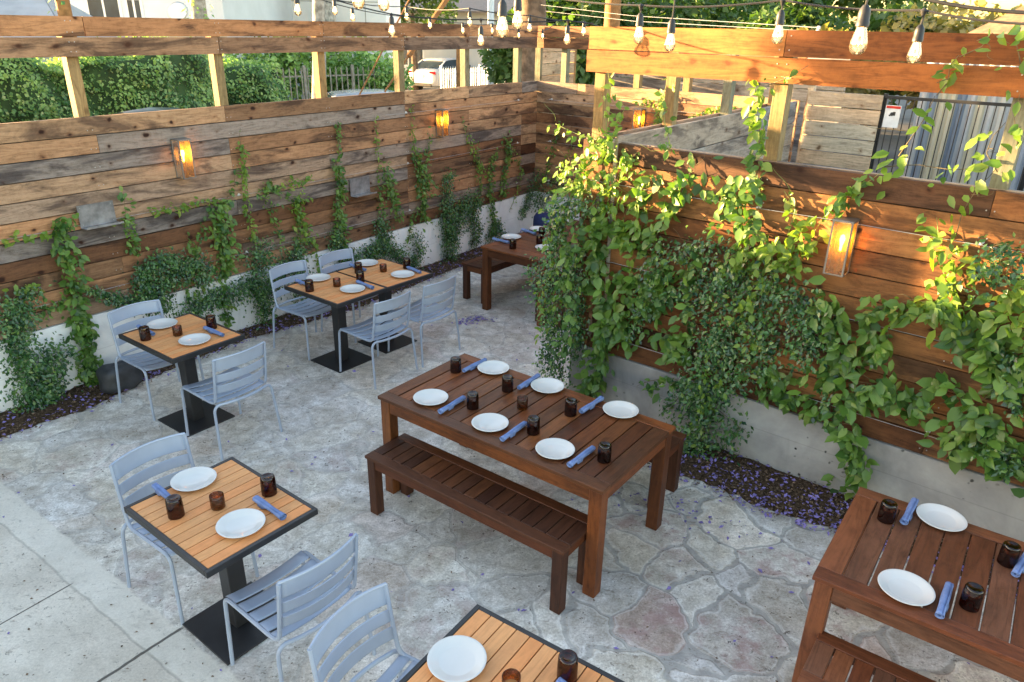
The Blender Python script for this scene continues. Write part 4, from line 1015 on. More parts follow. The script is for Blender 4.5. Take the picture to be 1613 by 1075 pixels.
vine(LWF, 'bright green vine hanging beside the dark jasmine, trailing onto the footing wall', [
    ('A', .062, 110, .05, .07, [(352, 510), (350, 480), (345, 450)]), ('Y', .062, 330, .09, .09, [(345, 430), (352, 395), (345, 360), (335, 335), (350, 312)]),
    ('Y', .052, 55, .03, .05, [(345, 315), (300, 318), (260, 330), (225, 335)]), ('Y', .05, 40, .03, .04, [(352, 312), (365, 290), (370, 265)]), ('A', .058, 80, .05, .05, [(330, 480), (310, 465), (318, 440)])], G1)
vine(LWF, 'thin vine strand above a dark jasmine clump, left of the paired tables', [
    ('B', .032, 560, .15, .16, [(410, 500), (400, 460), (395, 420), (405, 385)]), ('B', .032, 350, .10, .12, [(405, 470), (430, 440), (440, 410)]),
    ('Y', .045, 75, .025, .05, [(400, 390), (388, 340), (383, 290), (380, 228)]), ('Y', .045, 30, .02, .04, [(386, 300), (376, 250), (372, 205)])], G1)
vine(LWF, 'scattered light green sprays on the fence above the paired tables', [
    ('Y', .055, 110, .06, .06, [(500, 420), (495, 390), (485, 370), (470, 345), (462, 320), (480, 308)]), ('Y', .055, 60, .05, .05, [(465, 320), (440, 300), (425, 290), (395, 305)]),
    ('Y', .055, 70, .05, .05, [(470, 350), (465, 380), (470, 410)]), ('Y', .05, 55, .03, .05, [(430, 298), (455, 288), (485, 280)])], G1)
vine(LWF, 'tall bright vine column left of the small metal shelf', [
    ('A', .058, 230, .07, .08, [(535, 400), (532, 370), (528, 330), (533, 290), (527, 262)]), ('Y', .05, 90, .03, .05, [(527, 265), (529, 240), (528, 215), (527, 192)]), ('B', .032, 380, .09, .10, [(540, 400), (525, 385), (522, 360)])], G1)
vine(LWF, 'slender vine strand behind the small metal shelf', [
    ('A', .05, 85, .04, .06, [(600, 390), (602, 360), (598, 330), (592, 290)]), ('Y', .045, 40, .02, .04, [(592, 290), (594, 250), (590, 215), (588, 182)]), ('B', .03, 420, .12, .12, [(560, 410), (585, 395), (600, 375), (590, 345)])], G1)
vine(LWF, 'light vine strand hanging right of the small metal shelf', [
    ('A', .05, 190, .05, .07, [(625, 345), (618, 315), (608, 285), (602, 262)]), ('B', .030, 500, .15, .14, [(640, 430), (620, 400), (590, 385), (570, 395)]), ('B', .030, 300, .09, .12, [(640, 420), (655, 395), (650, 370)])], G1)
vine(LWF, 'dense bright vine tower on the left fence, left of the second lantern', [
    ('Y', .052, 230, .07, .08, [(665, 350), (662, 320), (658, 290), (655, 262), (648, 235)]), ('A', .05, 150, .06, .06, [(672, 300), (668, 270), (665, 250)]), ('Y', .042, 40, .02, .04, [(650, 235), (646, 200), (645, 165)]),
    ('Y', .045, 60, .04, .04, [(668, 250), (675, 215), (672, 205)]), ('A', .05, 70, .05, .05, [(640, 380), (645, 350), (652, 325)])], G1)
vine(LWF, 'dark jasmine bush against the pale wall below the second lantern', [
    ('B', .030, 620, .14, .20, [(698, 412), (700, 385), (695, 350), (705, 320)]), ('B', .030, 520, .14, .16, [(700, 380), (715, 340), (728, 310), (735, 300)]), ('B', .030, 380, .12, .12, [(695, 345), (700, 310), (695, 285), (705, 275)]), ('Y', .035, 60, .06, .08, [(710, 350), (725, 320)])], G1)
vine(LWF, 'light vines descending the left fence near the far corner', [
    ('A', .048, 160, .05, .06, [(775, 370), (772, 340), (768, 300), (770, 260), (778, 235)]), ('A', .048, 170, .05, .06, [(788, 310), (790, 270), (798, 240), (792, 215)]), ('Y', .045, 60, .04, .05, [(770, 280), (745, 255), (735, 215)]),
    ('B', .030, 300, .09, .10, [(765, 375), (775, 350), (785, 370)]), ('Y', .04, 30, .02, .04, [(735, 240), (728, 200), (727, 180)]), ('Y', .042, 40, .04, .04, [(798, 225), (812, 250), (822, 280)])], G1)
vine(BWF, 'dark jasmine filling the far corner over the pale footing wall', [
    ('B', .030, 520, .22, .20, [(858, 330), (855, 310), (850, 290), (862, 275)]), ('B', .030, 420, .18, .16, [(860, 320), (880, 300), (895, 290)]), ('A', .05, 60, .05, .06, [(862, 280), (872, 240), (880, 215), (885, 195)]),
    ('Y', .045, 50, .05, .06, [(870, 290), (890, 260), (900, 240), (905, 215)])], 'vines on the far end fence')
vine(BWF, 'sunlit vine climbing beside the far lantern', [
    ('Y', .06, 150, .09, .08, [(1040, 250), (1045, 210), (1040, 180), (1050, 150)]), ('Y', .06, 120, .10, .08, [(1085, 230), (1090, 190), (1110, 180), (1150, 165)]), ('Y', .055, 70, .05, .05, [(1005, 165), (1015, 160), (1030, 165)])], 'vines on the far end fence')

# ---------------------------------------------------------------- planting on the right fence
G2 = 'vines covering the right fence'
vine(RWF, 'dark small leaved bush spilling round the left end of the right fence', [
    ('B', .034, 820, .13, .24, [(895, 598), (885, 560), (888, 520), (885, 470)]), ('B', .034, 850, .15, .24, [(885, 470), (890, 430), (895, 390), (900, 340), (905, 310)]),
    ('Y', .045, 130, .12, .26, [(885, 520), (880, 450), (890, 380), (905, 320)]), ('Y', .036, 150, .16, .22, [(905, 320), (925, 290), (925, 260)]), ('B', .033, 300, .10, .24, [(870, 470), (862, 440), (860, 400)]), ('B', .034, 600, .14, .2, [(915, 560), (925, 500), (920, 440), (925, 380)]), ('A', .07, 120, .13, .26, [(905, 540), (915, 470), (915, 400), (930, 330)]), ('Y', .06, 110, .12, .26, [(900, 360), (905, 320), (915, 285), (905, 250)]), ('B', .034, 400, .15, .2, [(905, 330), (940, 310), (960, 330)])], G2)
vine(RWF, 'sunlit yellow green tangle over the top left end of the right fence', [
    ('Y', .060, 260, .13, .16, [(925, 300), (935, 260), (945, 225), (975, 225)]), ('Y', .060, 260, .14, .16, [(960, 330), (975, 290), (990, 260), (1010, 240)]), ('Y', .045, 55, .03, .12, [(940, 220), (915, 210), (880, 195)]), ('Y', .05, 60, .05, .08, [(960, 220), (965, 180), (968, 140), (965, 118)]),
    ('Y', .055, 70, .04, .06, [(960, 230), (990, 170), (975, 150)]), ('A', .055, 60, .05, .06, [(1060, 240), (1052, 190), (1048, 150), (1055, 122)])], G2)
vine(RWF, 'broad leaved vine curtain beyond the centre table, left part of the right fence', [
    ('A', .085, 210, .12, .13, [(935, 620), (945, 590), (955, 560), (965, 520), (960, 470)]), ('A', .085, 190, .12, .12, [(960, 470), (950, 420), (945, 380), (955, 340)]), ('A', .085, 190, .12, .12, [(990, 540), (985, 490), (995, 440), (1040, 440)]),
    ('A', .085, 150, .10, .12, [(1020, 490), (1045, 470), (1050, 430), (1060, 400)]), ('A', .08, 130, .10, .10, [(1030, 400), (1045, 350), (1080, 300), (1095, 270)]), ('A', .08, 130, .10, .10, [(960, 345), (1000, 380), (1010, 320), (1045, 270)]), ('Y', .065, 110, .08, .10, [(1000, 400), (985, 350), (1000, 300)]),
    ('A', .085, 100, .08, .10, [(1040, 510), (1070, 530), (1065, 560)]), ('A', .07, 50, .05, .07, [(1060, 330), (1090, 280), (1090, 245)])], G2)
vine(RWF, 'dark jasmine column rooted between the centre table and the footing wall', [
    ('B', .037, 950, .17, .26, [(1115, 748), (1105, 700), (1115, 650), (1120, 610)]), ('B', .037, 760, .18, .24, [(1110, 640), (1110, 580), (1130, 540), (1150, 510)]), ('B', .037, 500, .16, .20, [(1120, 620), (1165, 600), (1200, 560)]), ('B', .037, 330, .10, .20, [(1160, 690), (1175, 670), (1140, 640)]),
    ('Y', .042, 110, .14, .26, [(1110, 720), (1120, 640), (1150, 560)]), ('B', .035, 260, .10, .14, [(1060, 640), (1075, 620), (1090, 590)])], G2)
vine(RWF, 'thick mixed jasmine mass in the middle of the right fence, left of the large lantern', [
    ('B', .037, 820, .20, .22, [(1160, 560), (1150, 500), (1145, 450), (1165, 400)]), ('B', .037, 760, .20, .22, [(1220, 560), (1215, 510), (1210, 460), (1230, 420)]), ('B', .037, 620, .18, .20, [(1270, 560), (1290, 520), (1270, 480), (1240, 450)]),
    ('B', .036, 360, .13, .18, [(1080, 400), (1110, 385), (1150, 380)]), ('Y', .060, 230, .15, .22, [(1160, 420), (1190, 390), (1230, 380), (1260, 420)]), ('A', .078, 190, .13, .16, [(1180, 330), (1200, 360), (1190, 400)]), ('A', .078, 130, .12, .14, [(1130, 300), (1160, 310), (1180, 290), (1150, 340)]),
    ('Y', .055, 130, .13, .24, [(1200, 540), (1190, 470), (1230, 430)]), ('A', .08, 130, .12, .12, [(1250, 600), (1230, 580), (1190, 590)]), ('B', .035, 300, .12, .16, [(1180, 440), (1120, 450), (1100, 480)])], G2, root=-1.35)
vine(RWF, 'vine climbing over the second post of the right fence', [
    ('A', .075, 110, .09, .10, [(1190, 300), (1200, 260), (1200, 220)]), ('Y', .07, 110, .09, .09, [(1202, 230), (1205, 190), (1210, 155), (1205, 135)]), ('Y', .05, 30, .03, .05, [(1215, 135), (1250, 122), (1275, 105)])], G2)
vine(RWF, 'broad leaved vine hanging below the large lantern onto the footing wall', [
    ('A', .085, 180, .11, .14, [(1365, 740), (1360, 700), (1350, 665), (1340, 630)]), ('A', .085, 200, .13, .14, [(1340, 630), (1390, 600), (1430, 620), (1470, 650)]), ('A', .085, 180, .13, .14, [(1300, 590), (1340, 560), (1380, 560), (1400, 530)]),
    ('A', .082, 180, .12, .14, [(1340, 560), (1330, 520), (1310, 490), (1320, 460)]), ('A', .082, 170, .11, .13, [(1380, 530), (1370, 490), (1395, 480), (1440, 490)]), ('B', .036, 340, .14, .16, [(1310, 540), (1280, 510), (1290, 470)]), ('A', .082, 120, .10, .12, [(1210, 610), (1260, 620), (1290, 640), (1320, 660)]), ('B', .035, 240, .12, .14, [(1310, 650), (1320, 600), (1350, 560)])], G2)
vine(RWF, 'sunlit vine sprays around the large lantern', [
    ('Y', .072, 120, .07, .08, [(1240, 420), (1265, 385), (1290, 365), (1300, 350)]), ('Y', .068, 60, .05, .06, [(1310, 330), (1345, 300), (1375, 280), (1400, 262)]), ('Y', .075, 110, .07, .07, [(1490, 450), (1485, 410), (1480, 370), (1475, 340)]), ('A', .07, 60, .05, .05, [(1320, 340), (1335, 310), (1360, 280)]), ('Y', .06, 50, .05, .05, [(1245, 370), (1255, 330), (1240, 300)])], G2)
vine(RWF, 'large bright leafed vine mass at the right edge above the cut off table', [
    ('A', .088, 210, .15, .15, [(1600, 730), (1570, 700), (1530, 690), (1490, 680)]), ('A', .088, 210, .15, .15, [(1590, 680), (1560, 640), (1520, 620), (1480, 590)]), ('A', .088, 210, .15, .15, [(1600, 620), (1585, 570), (1540, 540), (1500, 510)]),
    ('A', .088, 190, .14, .14, [(1590, 560), (1570, 510), (1530, 480), (1490, 470)]), ('Y', .08, 170, .12, .13, [(1500, 500), (1470, 475), (1440, 470), (1410, 480)]), ('B', .038, 620, .15, .18, [(1600, 720), (1580, 690), (1550, 690)]), ('B', .038, 520, .16, .18, [(1560, 440), (1580, 410), (1600, 390), (1560, 390)]),
    ('B', .037, 360, .13, .16, [(1610, 640), (1590, 600), (1600, 540)]), ('Y', .08, 150, .12, .13, [(1610, 520), (1590, 480), (1610, 440)]), ('Y', .07, 90, .10, .10, [(1500, 450), (1530, 430), (1540, 400)])], G2, root=.25)
vine(RWF, 'wiry vine tendrils rising past the third post of the right fence', [
    ('Y', .080, 30, .06, .08, [(1510, 370), (1520, 330), (1545, 290), (1575, 260)]), ('Y', .078, 37, .07, .09, [(1575, 270), (1560, 240), (1570, 215), (1590, 195)]), ('Y', .080, 27, .04, .09, [(1420, 245), (1440, 215), (1465, 180), (1480, 150)]),
    ('Y', .085, 30, .04, .10, [(1480, 150), (1495, 130), (1500, 105), (1515, 90)]), ('Y', .085, 27, .05, .10, [(1515, 90), (1545, 75), (1560, 55), (1590, 70)]), ('Y', .075, 25, .05, .08, [(1400, 262), (1450, 258), (1500, 268), (1540, 262)]), ('Y', .075, 30, .06, .08, [(1605, 230), (1600, 190), (1610, 150)]), ('Y', .08, 30, .05, .1, [(1610, 110), (1600, 70), (1608, 45)])], G2)
vine(LWF, 'low dark creeper filling the fence foot between the boulder and the paired tables', [
    ('B', .032, 420, .12, .14, [(300, 560), (300, 520), (290, 490), (320, 470)]), ('B', .032, 420, .12, .14, [(330, 470), (370, 455), (400, 440)]), ('A', .055, 60, .05, .06, [(295, 480), (290, 440), (300, 400), (285, 370)]), ('Y', .05, 40, .03, .05, [(300, 400), (315, 380), (312, 350)])], G1)
vine(LWF, 'mixed creeper at the fence foot behind the rear paired table', [
    ('B', .031, 480, .13, .14, [(470, 470), (470, 440), (450, 410), (470, 390)]), ('B', .031, 420, .12, .14, [(520, 440), (530, 420), (555, 400)]), ('A', .05, 50, .04, .05, [(470, 400), (440, 380), (430, 350), (425, 320)]), ('Y', .045, 40, .03, .04, [(430, 350), (415, 320), (412, 285)])], G1)
vine(LWF, 'fine creeper strands between the second lantern and the far corner', [
    ('B', .030, 420, .10, .12, [(740, 385), (745, 360), (735, 330), (750, 310)]), ('A', .045, 60, .04, .05, [(745, 330), (755, 290), (748, 250), (752, 220)]), ('Y', .04, 40, .03, .04, [(800, 330), (812, 300), (818, 270), (815, 240)]), ('B', .030, 300, .09, .10, [(815, 340), (825, 320), (830, 300)])], G1)
vine(RWF, 'dark creeper between the left curtain and the middle mass of the right fence', [
    ('B', .035, 420, .13, .15, [(1010, 520), (1030, 470), (1040, 420), (1060, 380)]), ('B', .035, 380, .12, .14, [(1060, 470), (1100, 440), (1120, 420)]), ('A', .078, 90, .12, .14, [(1080, 560), (1090, 500), (1100, 450), (1110, 380)]), ('A', .075, 80, .10, .12, [(1020, 600), (1060, 590), (1090, 600)])], G2)
vine(RWF, 'vine mass continuing past the right edge of the view on the right fence', [
    ('A', .085, 150, .15, .15, [(1660, 780), (1680, 700), (1670, 620), (1700, 540)]), ('A', .085, 130, .15, .15, [(1700, 700), (1760, 640), (1780, 540)]), ('Y', .075, 90, .12, .12, [(1680, 520), (1700, 440), (1690, 360)]), ('B', .037, 400, .15, .16, [(1720, 640), (1740, 560), (1700, 480)])], G2)
# low plant in the bed
q = gp(1335, 790)
def shrublet(loc, n, size, rad, h, label, mat='leafA', name='low_plant'):
    e = empty(name, loc, 0, label, 'plant')
    P = NR.normal(0, 1, (n, 3)); P /= np.linalg.norm(P, axis=1)[:, None]; P = P * (NR.random(n) ** .4)[:, None] * np.array([rad, rad, h * .5]); P[:, 2] += h * .55
    P[:, 2] = np.abs(P[:, 2]) + .01
    D = P * np.array([1, 1, .2]) + NR.normal(0, .04, (n, 3)); Nn = NR.normal(0, .4, (n, 3)); Nn[:, 2] += 1
    leaves('foliage', M_[mat], P, D, Nn, size, e, simple=size < .05)
    m = MB()
    for k in range(9):
        a = k * 2.4; m.tube([(0, 0, 0), (math.cos(a) * rad * .3, math.sin(a) * rad * .3, h * .4), (math.cos(a) * rad * .8, math.sin(a) * rad * .8, h * .8)], [.004, .003, .0015], 5)
    m.build('stems', M_['stem'], e); return e
shrublet((q.x + .02, q.y + .1, .03), 60, .085, .16, .16, 'low leafy plant in the bed behind the cut off table')
q = gp(480, 500); shrublet((q.x, q.y, .03), 60, .04, .10, .1, 'small weed in the bed behind the paired tables', 'leafB')

# ---------------------------------------------------------------- beyond the left fence
def wall_house(name, label, loc, rz, L, Wd, H, col, feats=(), roof=None, cat='building', rough=.85):
    e = empty(name, loc, rz, label, cat)
    MB().box(0, L, 0, Wd, -.03, H).build('wall', plain(name + '_stucco', col, rough, 0., .06, 1.2, .2, 30., .2), e)
    return e
def house_window(e, x, z, w, h, y=-.02):
    f = MB(); f.box(x, x + w, y, y + .018, z, z + .08); f.box(x, x + w, y, y + .018, z + h - .08, z + h); f.box(x, x + .08, y, y + .018, z + .08, z + h - .08); f.box(x + w - .08, x + w, y, y + .018, z + .08, z + h - .08); f.box(x + w / 2 - .03, x + w / 2 + .03, y, y + .018, z + .08, z + h - .08)
    fo = f.build('window', M_['paint_white'], e); MB().box(x + .08, x + w - .08, y + .004, y + .012, z + .08, z + h - .08).build('pane', M_['pane'], fo)
M_['paint_white'] = plain('white_paint', (.72, .72, .70), .5, 0., .05)
M_['pane'] = plain('dark_window_glass', (.03, .05, .07), .08, 0., .2, 2.)
M_['shingle'] = plain('grey_shingle', (.34, .37, .40), .85, 0., .12, 2., .5, 40., .2)
M_['bark'] = plain('tree_bark', (.16, .115, .08), .9, 0., .4, 6., 1., 14., .2)
M_['palebark'] = plain('pale_bark', (.36, .33, .29), .9, 0., .45, 7., .8, 18., .2)
M_['pole'] = plain('pole_wood', (.30, .15, .06), .8, 0., .3, 8., .5, 20., .2)
M_['grille'] = plain('gate_white_paint', (.74, .76, .78), .5, 0., .05)
M_['rust'] = plain('dark_iron', (.30, .27, .22), .6, 0., .3)

# large pale stucco house filling the upper left background
hb = wall_house('stucco_house', 'large pale stucco house behind the trees at upper left', dp(178, 20, 25.) * 1, -.06, 9.5, 2.4, 7.5, (.90, .87, .83))
hb.location.z = 0
for x in (4.,): house_window(hb, x, 4.6, 1.6, 1.5)
m = MB()
for x in (2.6, 5.6, 8.8): m.box(x, x + .02, -.006, -.001, .2, 7.4)
for z in (1.2, 2.7, 3.6): m.box(0, 9.5, -.006, -.001, z, z + .02)
m.build('panel_joints', M_['rust'], hb)
MB().box(-.3, 9.7, -.3, 2.7, 7.51, 7.7).build('roof', M_['shingle'], hb)
# smaller white house with the dish, left of it
h2 = wall_house('white_house', 'white house with a satellite dish at the upper left', (0, 0, 0), -.05, 9, 7, 4.6, (.66, .68, .70)); p_ = dp(20, 20, 20.); h2.location = (p_.x - 3, p_.y, 0)
house_window(h2, 5.2, 2.6, 1., 1.3); house_window(h2, 6.3, 1.8, .5, 1.7)
MB().box(4.2, 9.05, -.5, -.02, 2.62, 2.74).build('awning', M_['paint_white'], h2)
ds = MB(); ds.lathe([(0, .05), (.15, .035), (.26, 0), (.27, .0), (.15, .028), (0, .042)], 20); d_ = ds.build('satellite_dish', M_['paint_white'], h2, smooth=True); d_.location = (8.1, -.75, 3.15); d_.rotation_euler = (1.1, .2, 0)
MB().tube([(8.1, -.7, 3.1), (8.1, -.45, 2.74)], .02, 6).build('dish_arm', M_['rust'], h2)
# garage with grey shingle roof at the left edge
gr = empty('garage', (0, 0, 0), .25, 'low garage with a pale grey shingle roof at the upper left edge', 'building'); p_ = dp(30, 22, 12.5); gr.location = (p_.x - 4.2, p_.y - .8, 0)
MB().box(0, 4.6, 0, 4.5, -.03, 2.5).build('wall', plain('garage_wall', (.45, .47, .5), .85), gr)
m = MB(); m.sheet([[(-.3, -.3, 2.45), (5.0, -.3, 2.45)], [(.6, 2.2, 3.5), (3.9, 2.2, 3.5)], [(-.3, 4.8, 2.45), (5.0, 4.8, 2.45)]]); m.poly([(-.3, -.3, 2.45), (.6, 2.2, 3.5), (-.3, 4.8, 2.45)]); m.poly([(5., -.3, 2.45), (5., 4.8, 2.45), (3.9, 2.2, 3.5)]); m.build('roof', M_['shingle'], gr, solid=.06)

def crown(e, centre, rad, n, size, mat, lumps=9, name='crown', squash=1., gaps=.5):
    c = np.array(centre, float); rad = np.array(rad, float)
    LC = NR.normal(0, 1, (lumps, 3)); LC /= np.linalg.norm(LC, axis=1)[:, None]; LC = LC * .62 * NR.uniform(.4, 1., (lumps, 1))
    LR = NR.uniform(.28, .5, lumps); i = NR.integers(0, lumps, n)
    Q = NR.normal(0, 1, (n, 3)); Q /= np.linalg.norm(Q, axis=1)[:, None]
    rr = LR[i] * (NR.random(n) ** .28)
    P = (LC[i] + Q * rr[:, None]) * rad + c
    D = Q + NR.normal(0, .6, (n, 3)) + np.array([0, 0, -.35]); Nn = Q + NR.normal(0, .5, (n, 3)) + np.array([0, 0, .6])
    b = np.clip(.5 + .35 * np.sin(i * 2.7), 0, 1)
    return leaves(name, mat, P, D, Nn, size, e, simple=True, bright=b, wid=1.5)
def tree(name, label, loc, H, trunk_r, crowns, mat, size, group=None, bark='bark', lean=(0, 0), fork=True):
    e = empty(name, loc, R.random() * 6 * 0, label, 'tree', group)
    m = MB(); top = Vector((lean[0], lean[1], H)); m.tube([Vector((0, 0, -.03)).lerp(top, t) + Vector((.06 * math.sin(t * 5), .05 * math.cos(t * 4), 0)) * H * .08 for t in (0, .2, .4, .6, .8, 1.)], [trunk_r * (1.15 - .55 * t) for t in (0, .2, .4, .6, .8, 1.)], 9)
    if fork:
        for (c, rad, n) in crowns:
            m.tube([top * .72, (Vector(c) + top * .72) / 2 + Vector((0, 0, .1)), Vector(c)], [trunk_r * .5, trunk_r * .35, trunk_r * .12], 6)
    m.build('trunk', M_[bark], e, smooth=True)
    for (c, rad, n) in crowns: crown(e, c, rad, n, size, M_[mat] if isinstance(mat, str) else mat)
    return e
def hedge(name, label, fr, n0, s0, s1, top, depth, count, size, mat, cat='hedge'):
    """a creeper bank: lumpy core with leaves all over its near face and top; n0 = distance of its face from the yard origin"""
    F2 = Frame(fr.n.x, fr.n.y, n0); e = empty(name, F2.w(s0, 0, 0), F2.ang, label, cat)
    L = s1 - s0; nx = 26; rows = []
    def bulge(x, z): return .10 * math.sin(x * 9.7 + z * 7) * math.sin(z * 8.3 - x * 3) + .16 * math.sin(x * 2.1 + z) + .11 * math.sin(x * 4.7 + 2 * z) + .08 * math.sin(z * 5 + x * 1.3)
    def zt(x): return top + .10 * math.sin(x * 2.7 + 1) + .06 * math.sin(x * 6.3)
    xs = np.linspace(0, L, nx)
    for f in np.linspace(0, 1, 9): rows.append([(x, bulge(x, f * top) + f * .15, f * zt(x)) for x in xs])
    rows.append([(x, depth, zt(x)) for x in xs]); rows.append([(x, depth, 0) for x in xs])
    MB().sheet(rows).build('core', M_['soil'], e, smooth=True)
    x = NR.uniform(0, L, count); f = NR.uniform(.25, 1.45, count); P = np.zeros((count, 3))
    for i in range(count):
        if f[i] <= 1: P[i] = (x[i], bulge(x[i], f[i] * top) + f[i] * .15 - NR.uniform(0, .13), f[i] * zt(x[i]))
        else: P[i] = (x[i], .10 + (f[i] - 1) * 2 * depth, zt(x[i]) + abs(NR.normal(0, .05)))
    D = NR.normal(0, .6, (count, 3)) + np.array([0, -.3, -.6]); Nn = NR.normal(0, .4, (count, 3)) + np.array([0, -1, .6])
    leaves('foliage', M_[mat], P, D, Nn, size, e, simple=True, wid=1.35, bright=np.clip(.42 + .4 * np.sin(x * 5.1 + f * 4) * np.sin(f * 13 + x) + NR.normal(0, .2, count), 0, 1))
    return e
hedge('ivy_hedge', 'thick ivy covered bank behind the left fence, seen through its open strip', LWF, 9.6, -1.5, 6.2, 2.50, .9, 42000, .050, 'leafH')
hedge('ivy_hedge', 'loose ivy bank between the ivy and the iron fence', LWF, 10.4, 6.1, 8.0, 2.35, 1.0, 9500, .055, 'leafH')
# spiky tuft rising out of the ivy
q = dp(195, 70, 9.6)
e = empty('spiky_plant', (q.x, q.y, 0), 0, 'spiky palm-like tuft rising from the ivy behind the left fence', 'plant')
MB().tube([(0, 0, -.03), (0, 0, 2.25)], [.09, .07], 8).build('trunk', M_['bark'], e)
m = MB()
for k in range(70):
    a = R.random() * 6.28; el = R.uniform(-.5, 1.35); L = R.uniform(.5, .9); d = Vector((math.cos(a) * math.cos(el), math.sin(a) * math.cos(el), math.sin(el)))
    s_ = d.cross(Vector((0, 0, 1))).normalized() * .016; p0 = Vector((0, 0, 2.25)); p1 = p0 + d * L * .55; p2 = p0 + d * L + Vector((0, 0, -.16 * L))
    m.sheet([[p0 - s_, p0 + s_], [p1 - s_ * 1.2, p1 + s_ * 1.2], [p2 - s_ * .1, p2 + s_ * .1]])
m.build('fronds', M_['leafH'], e)
# wheelie bin lids behind the fence
def bin_(label, loc, rz, mat, H=1.05):
    e = empty('wheeled_bin', loc, rz, label, 'bin', 'wheeled bins')
    m = MB(); a, b = .23, .29
    m.sheet([[(-a, -a, .1), (a, -a, .1), (a, a, .1), (-a, a, .1), (-a, -a, .1)], [(-b, -b, H - .1), (b, -b, H - .1), (b, b, H - .1), (-b, b, H - .1), (-b, -b, H - .1)]]); m.build('body', mat, e, bevel=.01)
    MB().sheet([[(-b - .03, -b - .03, H - .1), (0, -b - .04, H - .08), (b + .03, -b - .03, H - .1)], [(-b - .03, 0, H - .03), (0, 0, H), (b + .03, 0, H - .03)], [(-b - .03, b + .05, H - .09), (0, b + .06, H - .07), (b + .03, b + .05, H - .09)]]).build('lid', mat, e, smooth=True, solid=.03)
    for x in (-.22, .22): MB().tube([(x - .03, .24, .1), (x + .03, .24, .1)], .1, 14).build('wheel', M_['black'], e)
    return e
M_['bin_green'] = plain('dark_green_plastic', (.035, .06, .05), .35); M_['bin_blue'] = plain('dark_blue_plastic', (.02, .035, .09), .35)
q = dp(237, 171, 8.3); bin_('dark green wheeled bin whose lid shows just over the left fence', (q.x, q.y, 0), .9, M_['bin_green'], H=q.z)
q = gp(1592, 300, .95)
pB = RWF.w(-.30, .75, 0); bin_('dark blue wheeled bin behind the right fence by its third post', pB, RWF.ang + .1, M_['bin_blue'], H=1.75)

# iron fence and shrubs
def picket(name, label, p0, p1, H, sp_, r, mat, group=None, spear=True, posts=3):
    p0, p1 = Vector(p0), Vector(p1); d = p1 - p0; L = d.length; e = empty(name, p0, math.atan2(d.y, d.x), label, 'fence', group)
    m = MB(); n = int(L / sp_)
    for k in range(n + 1):
        x = k * sp_; m.box(x - r, x + r, -r, r, 0, H)
        if spear: m.lathe([(r * 1.7, H), (0, H + .09)], 4, (x, 0, 0))
    m.build('pickets', mat, e)
    m = MB()
    for z in (.18, H - .16): m.box(0, L, -r * .9 + .03, r * .9 + .03, z - .02, z + .02)
    m.build('rails', mat, e)
    for k in range(posts): MB().box(k * L / (posts - 1) - .035, k * L / (posts - 1) + .035, -.035, .035, 0, H + .12).build('post', mat, e)
    return e
A1_, A2_ = dp(395, 100, 19.), dp(625, 101, 21.5)
picket('iron_fence', 'dark iron picket fence in front of the shrubs across the alley', (A1_.x, A1_.y, 0), (A2_.x, A2_.y, 0), 1.75, .17, .014, M_['rust'], posts=4)
q = dp(500, 100, 21.5)
for (x, y, d, rad, n, sz, lb) in ((440, 95, 21.5, (1.6, 1.3, 1.5), 2600, .17, 'leafy shrub left of the pale trunk behind the iron fence'), (560, 95, 22.5, (1.7, 1.2, 1.5), 2800, .17, 'leafy shrub right of the pale trunk behind the iron fence'), (598, 118, 21.5, (1.1, 1., 1.0), 1500, .15, 'rounded shrub at the right end of the iron fence'), (392, 120, 19.5, (1.3, 1., 1.3), 1800, .13, 'rambling shrub between the ivy bank and the iron fence')):
    q = dp(x, y, d); e = empty('shrub', (q.x, q.y, 0), 0, lb, 'shrub', 'shrubs behind the iron fence')
    MB().tube([(0, 0, -.03), (.05, 0, rad[2] * .9)], [.06, .03], 7).build('trunk', M_['bark'], e)
    crown(e, (0, 0, max(.9, q.z - .1)), rad, n, sz, M_['leafH'], lumps=12, name='foliage')
tree('street_tree', 'pale leaning trunked tree in front of the iron fence', (dp(492, 150, 17).x, dp(492, 150, 17).y, 0), 5.2, .17, [((.6, 0, 6.2), (2., 2., 1.2), 2600)], 'leafT', .16, 'street trees', 'palebark', lean=(.5, 0))
q = dp(513, 60, 24); tree('street_tree', 'thick mottled trunked tree close to the stucco house', (q.x, q.y, 0), 6., .42, [((0, 0, 7.), (3., 2., 1.4), 3400)], 'leafT', .18, 'street trees', 'palebark')
for (x, y, d, lb, c) in ((722, 40, 42, 'dark bushy tree behind the white car', [(0, 0, 3.0), (2.3, 1.5, 2.1), 3800]), (650, 20, 33, 'broad tree above the stucco house end', [(0, 0, 4.2), (3.0, 1.6, 2.2), 4200]), (560, 22, 26.5, 'small yellow green tree in front of the stucco house', [(0, 0, 2.6), (1.0, .8, 1.6), 1200])):
    q = dp(x, y, d); tree('street_tree', lb, (q.x, q.y, 0), c[0][2] * .8, .16, [((c[0]), c[1], c[2])], 'leafT', .2, 'street trees')
# unseen tree added left of the view so its crown shades the right top boards
cS = RWF.w(-.85, 0, 2.84) + Vector((-.953, .304, .114)) * 11.5
tS = RWF.w(.35, 0, 0) + Vector((-.953, .304, 0)) * 11.5
tree('street_tree', 'slender leaning tree added unseen left of the view to shade the top boards', (tS.x, tS.y, 0), 3.6, .07, [((cS.x - tS.x, cS.y - tS.y, cS.z), (.62, .52, .40), 900)], 'leafT', .14, 'street trees', lean=(.05, .1))
